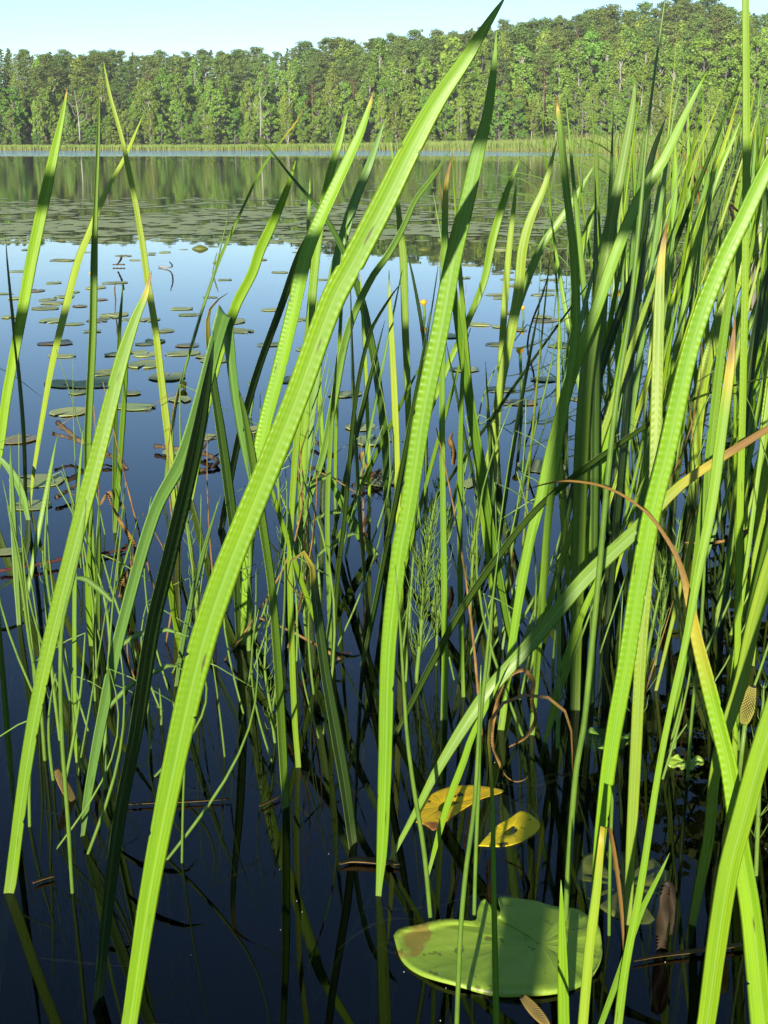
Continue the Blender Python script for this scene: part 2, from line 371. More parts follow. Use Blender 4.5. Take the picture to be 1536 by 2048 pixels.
def plant(kind, x, y, H, zoff=0., label=None):
    tm, cm, h0 = random.choice(PROTO[kind]); name, lb, cat, grp = LBL[kind]
    e = empty(name, (x, y, terrain(x, y)+zoff)); s = H/h0; w = s*random.uniform(.85, 1.4)
    e.scale = (w, w, s); e.rotation_euler.z = random.uniform(0, 6.283); e.rotation_euler.x = random.gauss(0, .02)
    q = (x/y + .318)/.636; zone = ('at its left end', 'left of its bare forked birch', 'left of its middle', 'right of its middle', 'on the rising slope', 'on the high slope at right', 'at its right end')[max(0, min(6, int(q*7)))]
    link('trunk', tm, e); link('crown', cm, e); tag(e, label or lb + ' ' + zone, cat, grp); return e
PROF_X = [-200, 0, 200, 400, 500, 560, 640, 740, 800, 870, 960, 1060, 1150, 1250, 1330, 1400, 1480, 1536, 1750]
PROF_Y = [108, 110, 114, 116, 115, 110, 102, 92, 88, 80, 70, 58, 44, 34, 22, 30, 48, 50, 60]
def top_z(x, y):
    px = 768 + x/y*FPX; py = np.interp(px, PROF_X, PROF_Y); return CAM_H + (HORIZON - py)/FPX*y
counts = {}
for ri, (y0, step, frac) in enumerate(((268, 4.3, .42), (274, 4.6, .58), (282, 4.5, .74), (291, 4.4, .88), (301, 4.2, .97), (312, 4.0, 1.0), (324, 4.6, 1.0))):
    half = y0*.318 + 5; x = -half
    while x < half:
        xx = x + random.uniform(-1.1, 1.1); yy = y0 + random.uniform(-3, 3)
        H = (top_z(xx, yy) - terrain(xx, yy)); right = xx > 8
        if ri <= 1:
            kind = random.choices(('birch', 'broad'), (.5, .5))[0]; hh = H*frac*random.uniform(.72, 1.12) if xx < 25 else random.uniform(8, 14)
        elif ri == 2: kind = random.choices(('birch', 'pine', 'broad'), (.45, .35, .2) if not right else (.5, .1, .4))[0]; hh = H*frac*random.uniform(.85, 1.08)
        elif ri == 3: kind = random.choices(('pine', 'birch', 'broad'), (.8, .2, 0) if not right else (.3, .45, .25))[0]; hh = H*frac*random.uniform(.88, 1.03)
        else: kind = random.choices(('pine', 'spruce', 'birch'), (.5, .5, 0) if xx < -12 else ((.85, 0, .15) if ri > 4 or not right else (.45, 0, .55)))[0]; hh = H*frac*random.uniform(.86, 1.0)
        if kind in ('birch', 'broad'): hh = min(hh, 20)
        hh = max(5, min(hh, 26))
        plant(kind, xx, yy, hh); counts[kind] = counts.get(kind, 0)+1
        x += step*random.uniform(.8, 1.2)*(1 if ri else .9)
print('trees', counts)
for y0, step in ((286, 4.2), (297, 4.4)):          # young trees filling the gaps between the trunks
    x = -y0*.318 - 4
    while x < y0*.318 + 4:
        e = plant('broad', x + random.uniform(-1, 1), y0 + random.uniform(-2, 2), random.uniform(6.5, 11), 0, 'young broadleaf tree standing in the shade between the far trunks')
        e['group'] = 'young trees under the far forest'; x += step*random.uniform(.8, 1.2)
for y0, step in ((334, 4.4), (347, 4.8)):          # spruces closing the depth of the forest
    x = -y0*.318 - 4
    while x < y0*.318 + 4:
        H = (top_z(x, y0) - terrain(x, y0))*random.uniform(.84, .96); plant('spruce', x + random.uniform(-1, 1), y0 + random.uniform(-2, 2), max(8, min(26, H)))
        x += step*random.uniform(.8, 1.2)
for y0 in (272, 286, 302, 320):                    # the same forest going on past both ends of the picture
    for sd in (-1, 1):
        for k in range(12):
            x = sd*(y0*.318 + 6 + 5.2*k + random.uniform(-1, 1)); H = (top_z(x, y0) - terrain(x, y0))*random.uniform(.7, .98)*(.75 if y0 < 280 else 1)
            e = plant('pine' if y0 > 290 else random.choice(('birch', 'broad')), x, y0 + random.uniform(-3, 3), max(8, min(24, H)), 0, 'forest tree past the ' + ('left' if sd < 0 else 'right') + ' end of the visible far shore'); e['group'] = 'forest beyond the picture edges'
# waterside bushes under the trees
bush_c = []
for i in range(46):
    x = -88 + 176*i/45 + random.uniform(-1, 1); e = plant('broad', x, 264.5+random.uniform(-.8, 1.5), random.uniform(2.6, 5.2), -.3,)
    e.name = 'shore_bush'; tag(e, 'low green bush behind the far reed belt', 'bush', 'bushes along the far shore')
    e.scale.x *= 1.5; e.scale.y *= 1.5
# bare pale trees that stand out of the green
def bare_tree(px, ytop, ybase, Y, label, lean, mat=M_BBARK, forks=6):
    base = at(px, ybase, Y); top = at(px+lean, ytop, Y); L = (top-base).length
    e = empty('bare_tree', base); segs = []
    def P(t): return Vector((0, 0, 0)).lerp(top-base, t) + Vector((math.sin(t*3)*.25, 0, 0))
    tube_obj('trunk', [([P(t) for t in (0, .25, .5, .75, 1)], [.16, .13, .10, .07, .03])], mat, e)
    for i in range(forks):
        t = .35+.6*i/forks; s = -1 if i % 2 else 1
        q = P(t) + Vector((s*L*random.uniform(.10, .22), random.uniform(-.6, .2), L*random.uniform(.14, .26)))
        m = (P(t)+q)/2 + Vector((s*.3, 0, -.2)); tube_obj('branch', [([P(t), m, q], [.07, .05, .02])], mat, e, 5)
    tag(e, label, 'tree')
bare_tree(160, 180, 283, 261, 'bare pale birch with forked leaning trunk at the forest foot, upper left', -12)
bare_tree(1162, 205, 282, 259, 'dead pale grey tree with thin branches before the green slope', 2, M_GBARK, 8)
bare_tree(1375, 165, 282, 259, 'bare forked pale tree standing in the green hillside at upper right', -6, M_GBARK, 9)
bare_tree(521, 175, 275, 261, 'slim white birch trunk showing in the middle of the far forest', -3, M_BBARK, 3)
# a tree on the right bank whose boughs hang over the water (seen only mirrored)
e = plant('pine', 6.3, 15.5, 10.5, 0, 'overhanging tree on the right bank mirrored dark in the water'); e.name = 'overhanging_tree'; e['group'] = 'tree on the right bank'; e.scale.x *= 1.7; e.scale.y *= 1.7

# ------------------------------------------------------------------ far reeds (nobody could count them)
def reed_mass(name, n, place, hfun, w, mat, label):
    V = []
    for _ in range(n):
        x, y = place(); h = hfun(x, y); w_ = w*random.uniform(.7, 1.3); l = random.gauss(0, .12)*h
        V += [(x-w_, y, -.1), (x+w_, y, -.1), (x+w_*.7+l*.45, y, h*.6), (x+l, y+random.gauss(0, .1), h)]
    o = link(name, np_mesh(name, V, 4, mat)); tag(o, label, 'reeds', kind='stuff'); return o
def reed_far_mat():
    g = NT('far_reed'); pos = g.new('NewGeometry').outputs['Position']; z = g.new('SeparateXYZ', i_0=pos).outputs[2]
    n = g.noise(pos, .35, 3, .6)
    col = g.mix(g.rng(n, .35, .65), rgb(.18, .26, .05), rgb(.25, .32, .07))
    col = g.mix(g.rng(z, 1.5, 2.6, 0, .65), col, rgb(.30, .25, .12)); col = g.mix(g.rng(z, .0, .5, .6, 0), col, rgb(.33, .27, .09))
    return g.leafy(col, .6, .2, .25)
M_FARREED = reed_far_mat()
def far_place():
    x = random.uniform(-95, 95); return x, random.uniform(256 - max(0, x+25)*.10, 264)
reed_mass('far_reeds', 26000, far_place, lambda x, y: (1.15 + 1.2/(1+math.exp(-(x-5)/14)))*random.uniform(.75, 1.1), .05, M_FARREED, 'light green reed belt along the foot of the far forest')
def right_place():
    while True:
        y = random.uniform(34, 252); x0 = np.interp(y, [34, 60, 100, 180, 252], [11.2, 16, 22.5, 26, 26]); 
        x = x0 + random.random()**1.3*(y*.33 + 4 - x0) if y*.33+4 > x0 else None
        if x is not None: return x + random.gauss(0, .5), y
reed_mass('right_bank_reeds', 9000, right_place, lambda x, y: random.uniform(.7, 1.25)*(1.0 + min(1.2, y/160)), .03, M_FARREED, 'pale green reeds running down the right bank of the lake')

# ------------------------------------------------------------------ lily pads
def pad_mesh(name, mat, seed, asp=1.22, na=30, curl=.03):
    r = random.Random(seed); V = [(0, 0, .0)]; F = []; rings = (.35, .7, .93, 1.0); ph = [r.uniform(0, 6.28) for _ in range(4)]
    notch = .16
    for ri, rr in enumerate(rings):
        for k in range(na):
            t = k/(na-1); an = notch + (2*math.pi-2*notch)*t; d = 1 + .035*math.sin(3*an+ph[0]) + .02*math.sin(7*an+ph[1])
            if ri == 3: d *= 1 + .012*math.sin(15*an+ph[2])
            z = rr**3*(.5+.5*math.sin(2*an+ph[3]))*curl + .006*math.sin(5*an+ph[2])*rr
            V.append((math.cos(an)*rr*d*asp - .18*asp*0, math.sin(an)*rr*d, max(z, 0) + .012))
    for k in range(na-1):
        F.append((0, 1+k, 2+k))
        for ri in range(3):
            a = 1+ri*na+k; F.append((a, a+na, a+na+1, a+1))
    # thin underside rim
    b = len(V); last = 1+3*na
    for k in range(na): x, y, z = V[last+k]; V.append((x*.985, y*.985, -.012))
    for k in range(na-1): F.append((last+k, b+k, b+k+1, last+k+1))
    me = bpy.data.meshes.new(name); me.from_pydata(V, [], F); me.polygons.foreach_set('use_smooth', [True]*len(F)); me.materials.append(mat); return me
PADS = [pad_mesh('lily_pad', M_PADFAR, i, random.uniform(1.12, 1.32), 30, .05 if i % 3 else .14) for i in range(6)]
PADS_B = [pad_mesh('lily_pad', M_PADBROWN, 20+i, 1.25, 30, .06) for i in range(2)]
PADS_FLAT = [pad_mesh('lily_pad', M_PADFAR, 40+i, 1.2, 30, .0) for i in range(3)]
PGROUP = 'lily pads floating on the open water'
def lily_pad(px, py, w, label, meshes=PADS, group=PGROUP):
    p = water(px, py, .0); rad = w/FPX*depth(p)/2/1.15
    o = bpy.data.objects.new('lily_pad', random.choice(meshes)); COL.objects.link(o)
    o.location = (p.x, p.y, .001+random.random()*.002); o.scale = (rad, rad, rad*.55); o.rotation_euler.z = random.uniform(0, 6.28)
    return tag(o, label, 'lily pad', group)
MID = [(125,521,62),(250,512,42),(270,521,30),(40,543,60),(108,566,45),(65,582,70),(10,588,40),(230,566,60),(90,617,75),(20,635,50),(105,642,78),(235,630,66),(300,640,60),
 (365,618,60),(380,630,60),(290,689,52),(375,692,60),(480,662,74),(460,644,90),(545,620,60),(600,640,46),(290,730,105),(335,755,110),(180,770,120),(230,745,60),(140,825,115),(270,815,100),
 (40,880,100),(345,905,60),(360,800,70),(405,875,84),(75,962,150),(62,1012,110),(15,1105,70),(720,855,90),(745,882,110),(765,962,130),(1082,934,140),(1040,806,90),(960,968,110),(1000,780,80),
 (1085,590,60),(1120,640,50),(870,715,60),(1030,660,66),(990,590,50),(1165,800,64),(905,545,46),(940,530,50),(1010,545,46),(1060,520,46),(560,545,50),(520,520,40),(640,560,44),(600,505,38),(450,560,40),
 (420,595,44),(170,505,40),(60,500,50),(330,505,34),(200,600,40),(540,690,70),(580,760,80),(620,700,70),(690,790,86),(520,860,90),(1100,560,50),(1130,690,70),(1090,760,76),(960,650,60),(930,740,80),(1210,590,50),(1250,560,50),
 (1190,700,60),(1290,640,60),(1330,700,60),(1400,800,70),(1450,880,80),(1380,640,54),(1440,600,50),(1480,700,60),(1000,500,50),(1100,500,46),(1180,520,46)]
for i in range(17):                                    # drifts of pads that touch and overlap
    y = 482 + 300*random.random()**1.7; x = random.uniform(-10, 1200); k = .4 + .006*(y-400)
    for j in range(5): MID.append((x + random.gauss(0, 46)*k, y + random.gauss(0, 7)*k, random.uniform(18, 38)*k))
for i, (x, y, w) in enumerate(MID): lily_pad(x, y, w*.76, ('brownish' if i % 11 == 5 else 'flat pale green') + ' lily pad on open water, ' + ('far out' if y < 560 else 'at middle distance' if y < 720 else 'close in') + ', '
    + ('near the left edge' if x < 150 else 'left of the snapped leaf' if x < 420 else 'behind the broadest leaf' if x < 700 else 'behind the tall crimped leaf' if x < 980 else 'among the right leaves'), PADS_B if i % 11 == 5 else PADS)
# the dense raft further out: the nearest stand as individuals, the rest as one mass
def raft_point():
    while True:
        py = random.uniform(396, 486); px = random.uniform(-40, 1400)
        dens = .9 if 405 < py < 470 else .35
        if px > 800: dens *= .7
        n = math.sin(px*.013+py*.21)+math.sin(px*.031-py*.4)+math.sin(px*.007+1+py*.11)
        if random.random() < dens*(.55+.28*n): return px, py
raft = sorted((raft_point() for _ in range(1700)), key=lambda q: -q[1])
for px, py in raft[:125]:
    lily_pad(px, py, random.uniform(.10, .15)*FPX/water(px, py).y, 'lily pad in the dense floating raft before the mirrored forest', PADS_FLAT, 'lily pads of the dense raft')
V = []
extra = [(random.uniform(700, 1300), random.uniform(318, 396)) for _ in range(160)]
for px, py in raft[125:] + extra:
    p = water(px, py); r = random.uniform(.055, .08); a0 = random.uniform(0, 6.28)
    for k in range(0, 8, 2):
        an = [a0 + 2*math.pi*(k+j)/8 for j in range(3)]; h = .003
        V += [(p.x, p.y, .010)] + [(p.x+math.cos(q)*r*1.2, p.y+math.sin(q)*r, h) for q in an]
o = link('far_lily_pads', np_mesh('far_lily_pads', V, 4, M_PADFAR)); tag(o, 'thin pale streaks of far lily pads on the mirrored forest', 'lily pads', kind='stuff')

def traced_pad(name, pts, z0, mat, label, centre, tilt=(0, 0), sag=0., wave=1.):
    P = [water(x, y, z0) for x, y in pts]; c = water(*centre, z0); e_loc = Vector((c.x, c.y, z0))
    Q = catmull([list(p) for p in P+[P[0]]], 90)[0][:-1]
    V = [(0, 0, 0)]; F = []; n = len(Q)
    for rr in (.3, .6, .85, .96, 1.0):
        for k, q in enumerate(Q):
            d = Vector(q) - e_loc; an = math.atan2(d.y, d.x)
            z = tilt[0]*d.x*rr + tilt[1]*d.y*rr + wave*(.0022*rr*rr*math.sin(an*3+1) + .0009*rr*math.sin(an*9) + (.003*math.sin(an*2+2.2)+.0015*math.sin(an*7) if rr == 1.0 else 0)) - sag*rr*rr
            V.append((d.x*rr, d.y*rr, z + .003))
    for k in range(n):
        k2 = (k+1) % n; F.append((0, 1+k, 1+k2))
        for ri in range(4): a = 1+ri*n; F.append((a+k, a+n+k, a+n+k2, a+k2))
    b = len(V); last = 1+4*n
    for k in range(n): x, y, z = V[last+k]; V.append((x*.992, y*.992, z-.003))
    for k in range(n): k2 = (k+1) % n; F.append((last+k, b+k, b+k2, last+k2))
    o = mesh_obj(name, V, F, mat); o.location = e_loc; return tag(o, label, 'lily pad')
traced_pad('lily_pad', [(787,1881),(800,1915),(828,1941),(888,1968),(983,1988),(1068,1992),(1118,1986),(1155,1973),(1182,1956),(1200,1936),(1204,1906),(1196,1870),(1185,1842),(1160,1823),(1118,1811),(1068,1803),(1018,1800),(997,1806),(1001,1834),(990,1846),(968,1811),(955,1831),(948,1856),(893,1853),(828,1866),(800,1868)],
    .002, M_PAD, 'large green lily pad with torn notched edge and brown spots, nearest the camera', (1080, 1888))
traced_pad('lily_pad', [(1150,1775),(1165,1730),(1200,1706),(1260,1704),(1310,1722),(1335,1760),(1328,1815),(1300,1857),(1250,1850),(1200,1825)],
    -.003, M_PADOLIVE, 'dull green lily pad half sunk behind the upright leaves, above the largest pad', (1245, 1775))
yp = traced_pad('lily_pad', [(828,1645),(840,1612),(880,1582),(935,1574),(1000,1586),(1045,1615),(1080,1655),(1055,1682),(1010,1697),(960,1698),(930,1678),(880,1668)],
    -.022, M_PADBROWN, 'withered lily pad half sunk, two bright yellow lobes showing at the surface', (950, 1640))
for pts, c in (([(832,1650),(845,1610),(885,1582),(935,1574),(1008,1586),(960,1604),(905,1638),(868,1666),(850,1655)], (890, 1618)), ([(957,1697),(985,1665),(1020,1640),(1045,1626),(1080,1655),(1055,1682),(1010,1698)], (1020, 1668))):
    q = traced_pad('yellow_lobe', pts, -.0025, M_PADYELLOW, 'yellow lobe', c, wave=.15); q.location -= yp.location; q.parent = yp; del q['category'], q['label']
traced_pad('lily_pad', [(1330,1528),(1350,1521),(1378,1524),(1408,1531),(1380,1537),(1352,1534)], .002, M_PAD, 'tiny torn scrap of green lily pad near the dark mirrored tree', (1370, 1529))
traced_pad('lily_pad', [(360,1050),(420,1020),(480,1030),(470,1075),(420,1100),(372,1088)], -.012, M_PADBROWN, 'brownish sunken lily pad glimmering left of the broad crimped leaf', (420, 1060))
traced_pad('lily_pad', [(1165,1480),(1190,1462),(1240,1465),(1265,1485),(1225,1505),(1180,1500)], -.004, M_PAD, 'small dim green pad under the middle of the right leaf stand', (1215, 1484))
def raised_pad(px, py, w, label):
    p = water(px, py+6); r = w/FPX*depth(p)/2; V, F = [], []; n = 18
    for j in range(7):
        t = j/6
        for k in range(n):
            an = 2*math.pi*k/n; rr = math.cos(math.pi/2*t*.96)
            V.append((math.cos(an)*r*rr*(1+.08*math.sin(3*an)), math.sin(an)*r*.45*rr, -.03*r + r*.5*t*(1+.1*math.sin(an*2+1))))
    for j in range(6):
        for k in range(n): k2 = (k+1) % n; F.append((j*n+k, j*n+k2, (j+1)*n+k2, (j+1)*n+k))
    F.append(tuple(6*n+k for k in range(n)))
    o = mesh_obj('raised_lily_pad', V, F, M_PADOLIVE); o.location = (p.x, p.y, 0); tag(o, label, 'lily pad')
raised_pad(400, 492, 33, 'olive lily leaf curled up above the water beyond the folded leaf')
raised_pad(848, 494, 26, 'dark curled lily leaf standing out of the water behind the tall crimped leaf')
raised_pad(432, 520, 14, 'small green lily bud poking from the water beside the thin curved blade')

# yellow water lilies
def lily_flower(px, py, ybase, r_px, label):
    b = water(px, ybase); p = at(px, py, b.y); r = r_px/FPX*depth(p)
    e = empty('yellow_water_lily', (b.x, b.y, 0)); top = p - b
    tube_obj('stalk', [([Vector((.01, 0, -.15)), Vector((.004, 0, 0)), top*.5+Vector((.003, 0, 0)), top], [r*.38]*4)], M_HORSE, e, 8)
    for k in range(5):
        V, F = [], []; a0 = 2*math.pi*k/5
        for i in range(5):
            t = i/4
            for j in range(5):
                an = a0 + (j/4-.5)*1.5; rr = r*math.sin(math.pi*(.12+.62*t)); V.append(top + Vector((math.cos(an)*rr, math.sin(an)*rr, r*(-.5+1.5*t))))
        for i in range(4):
            for j in range(4): F.append((i*5+j, i*5+j+1, (i+1)*5+j+1, (i+1)*5+j))
        mesh_obj('petal', V, F, M_YELLOW, e)
    tag(e, label, 'flower', 'yellow water lilies')
for a in ((847,607,632,7,'yellow water lily flower just right of the tall crimped leaf'), (850,687,720,6,'yellow water lily flower low beside the tall crimped leaf edge'),
          (1040,703,830,8,'yellow water lily on a thick stalk in the middle of the stand'), (1246,506,545,9,'bright yellow lily flower between the dark shaded leaves on the right'),
          (366,771,778,8,'yellow lily bud lying between pads left of the folded leaf'), (1335,597,625,7,'small yellow lily behind the leaf with an orange tip'),
          (182,548,556,4,'tiny yellow bud on open water at the left'), (1045,617,640,5,'small yellow bud over the water right of centre')): lily_flower(*a)

# ------------------------------------------------------------------ sweet flag leaves
LEAFGROUP = 'sweet flag leaves in the shallows'
TINT = {'f': (.148, .292, .010), 'b': (.130, .265, .045), 'd': (.055, .125, .014), 'y': (.225, .345, .020), 'k': (.035, .080, .014), 'g': (.118, .240, .014)}  # the dark tints put the shade of leaves turned from the sun into colour
def blade(pts, lean=0., tw=0., tint='f', crimp=0., dry=0., label=None, fold=.26, seg=None, name='sweet_flag_leaf', sub=True, geo=False, group=LEAFGROUP, cat='leaf', twist=0., K=9, yb=None, wk=1.0):
    """pts: centre line of the leaf as seen (pixel x, pixel y, width), from the water line to the tip; lean = how far the tip comes
    nearer or recedes, as a share of the base distance; tw = degrees the blade turns from facing the viewer (+ towards the sun)"""
    Yb = yb or water(pts[0][0], pts[0][1]).y
    L = np.r_[0, np.cumsum([math.hypot(pts[i+1][0]-pts[i][0], pts[i+1][1]-pts[i][1]) for i in range(len(pts)-1)])]; L /= L[-1]
    P = []
    for (x, y, w, *dz), t in zip(pts, L):
        p = at(x, y, Yb*(1+lean*t**1.3) + (dz[0] if dz else 0)); P.append([*p, w*wk*depth(p)/FPX])
    if sub:                                           # the blade goes on under the water to its rootstock
        p0, p1 = Vector(P[0][:3]), Vector(P[min(2, len(P)-1)][:3]); d = (p0-p1).normalized(); d.z = min(d.z, -.55); d.normalize()
        k = (.30)/-d.z; P.insert(0, [*(p0 + d*k*.5 + Vector((0, 0, 0))), P[0][3]*.95]); P.insert(0, [*(p0 + d*k), P[0][3]*.8])
    length = sum((Vector(P[i+1][:3])-Vector(P[i][:3])).length for i in range(len(P)-1))
    n = seg or (int(length/.0011) if geo else int(max(26, min(90, length/.014))))
    Q, s = catmull(P, n); Q[:, 3] = np.maximum(Q[:, 3], .0003)
    i0 = int(np.argmax(Q[:, 2] > 0)) if sub else 0; s = s - s[i0]; tn = s/s[-1]
    cp = Vector((0, 0, CAM_H)); o0 = Vector(Q[i0][:3])
    us = np.linspace(-1, 1, K); V, UV, U2, F = [], [], [], []; ring = 2*K-2; seedp = random.uniform(0, 6.28); prevS = None
    nick = [(random.uniform(.1, .95), random.choice((-1, 1)), random.uniform(.08, .35), random.uniform(.0012, .004)) for _ in range(7)] if geo else []
    for i in range(n):
        p = Vector(Q[i, :3]); T = (Vector(Q[min(i+1, n-1), :3]) - Vector(Q[max(i-1, 0), :3])).normalized()
        if prevS is None:
            view = (p - cp).normalized(); S = T.cross(view).normalized()
            N = T.cross(S); a = R(tw); S, N = S*math.cos(a) - N*math.sin(a), N*math.cos(a) + S*math.sin(a)
        else: S = (prevS - T*prevS.dot(T)).normalized(); 
        if twist and prevS is not None:
            S = (Matrix.Rotation(R(twist)/n, 3, T) @ S)
        prevS = S; N = T.cross(S)
        hw = Q[i, 3]/2/max(math.cos(R(tw)), .3); th = hw*.13 + .0002
        for side in (1, -1):
            for j in (range(K) if side == 1 else range(K-2, 0, -1)):
                u = us[j]; prof = (1-abs(u)**1.4)*.55 + .9*math.exp(-((u+.08)/.16)**2)*.55
                off = fold*hw*(abs(u+.08)-.4) + side*th*prof*.6
                if geo and crimp:
                    env = max(0., min(1., (abs(u+.04)-.36)/.2))*max(0, min(1, (tn[i]-.18)/.2))*max(0, min(1, (.92-tn[i])/.18))
                    off += crimp*env*(.00010+.00013*(.5+.5*math.sin(s[i]*31+seedp*3)*math.sin(s[i]*12.3+seedp)))*math.sin(s[i]*2*math.pi/.0054 + seedp + 2.2*math.sin(s[i]*9+seedp) + (1.2 if u > 0 else 0))*(1 if u > 0 else .7)
                w = u*hw*(1 + (.012*math.sin(s[i]*130+seedp)+.01*math.sin(s[i]*53+u*2+seedp) if abs(u) > .9 else 0))
                for nt, ns, nd, nl in nick:
                    if u*ns > .7: w *= 1 - nd*(abs(u)-.7)/.3*max(0, 1-abs(s[i]-nt*s[-1])/nl)
                V.append(p + S*w + N*off - o0); UV.append(((u+1)/2, s[i]+.3)); U2.append((max(0, tn[i]), 0))
        if i:
            a, b = (i-1)*ring, i*ring
            for k in range(ring): k2 = (k+1) % ring; F.append((a+k, a+k2, b+k2, b+k))
    F.append(tuple(range(ring))[::-1]); F.append(tuple((n-1)*ring+k for k in range(ring)))
    o = mesh_obj(name, V, F, M_BLADE, uv=UV, uv2=U2); o.location = o0
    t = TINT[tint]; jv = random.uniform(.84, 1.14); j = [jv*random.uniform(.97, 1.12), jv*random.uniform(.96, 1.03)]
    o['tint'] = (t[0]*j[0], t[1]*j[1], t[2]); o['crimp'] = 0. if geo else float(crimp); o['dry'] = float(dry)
    if label: tag(o, label, cat, group)
    return o

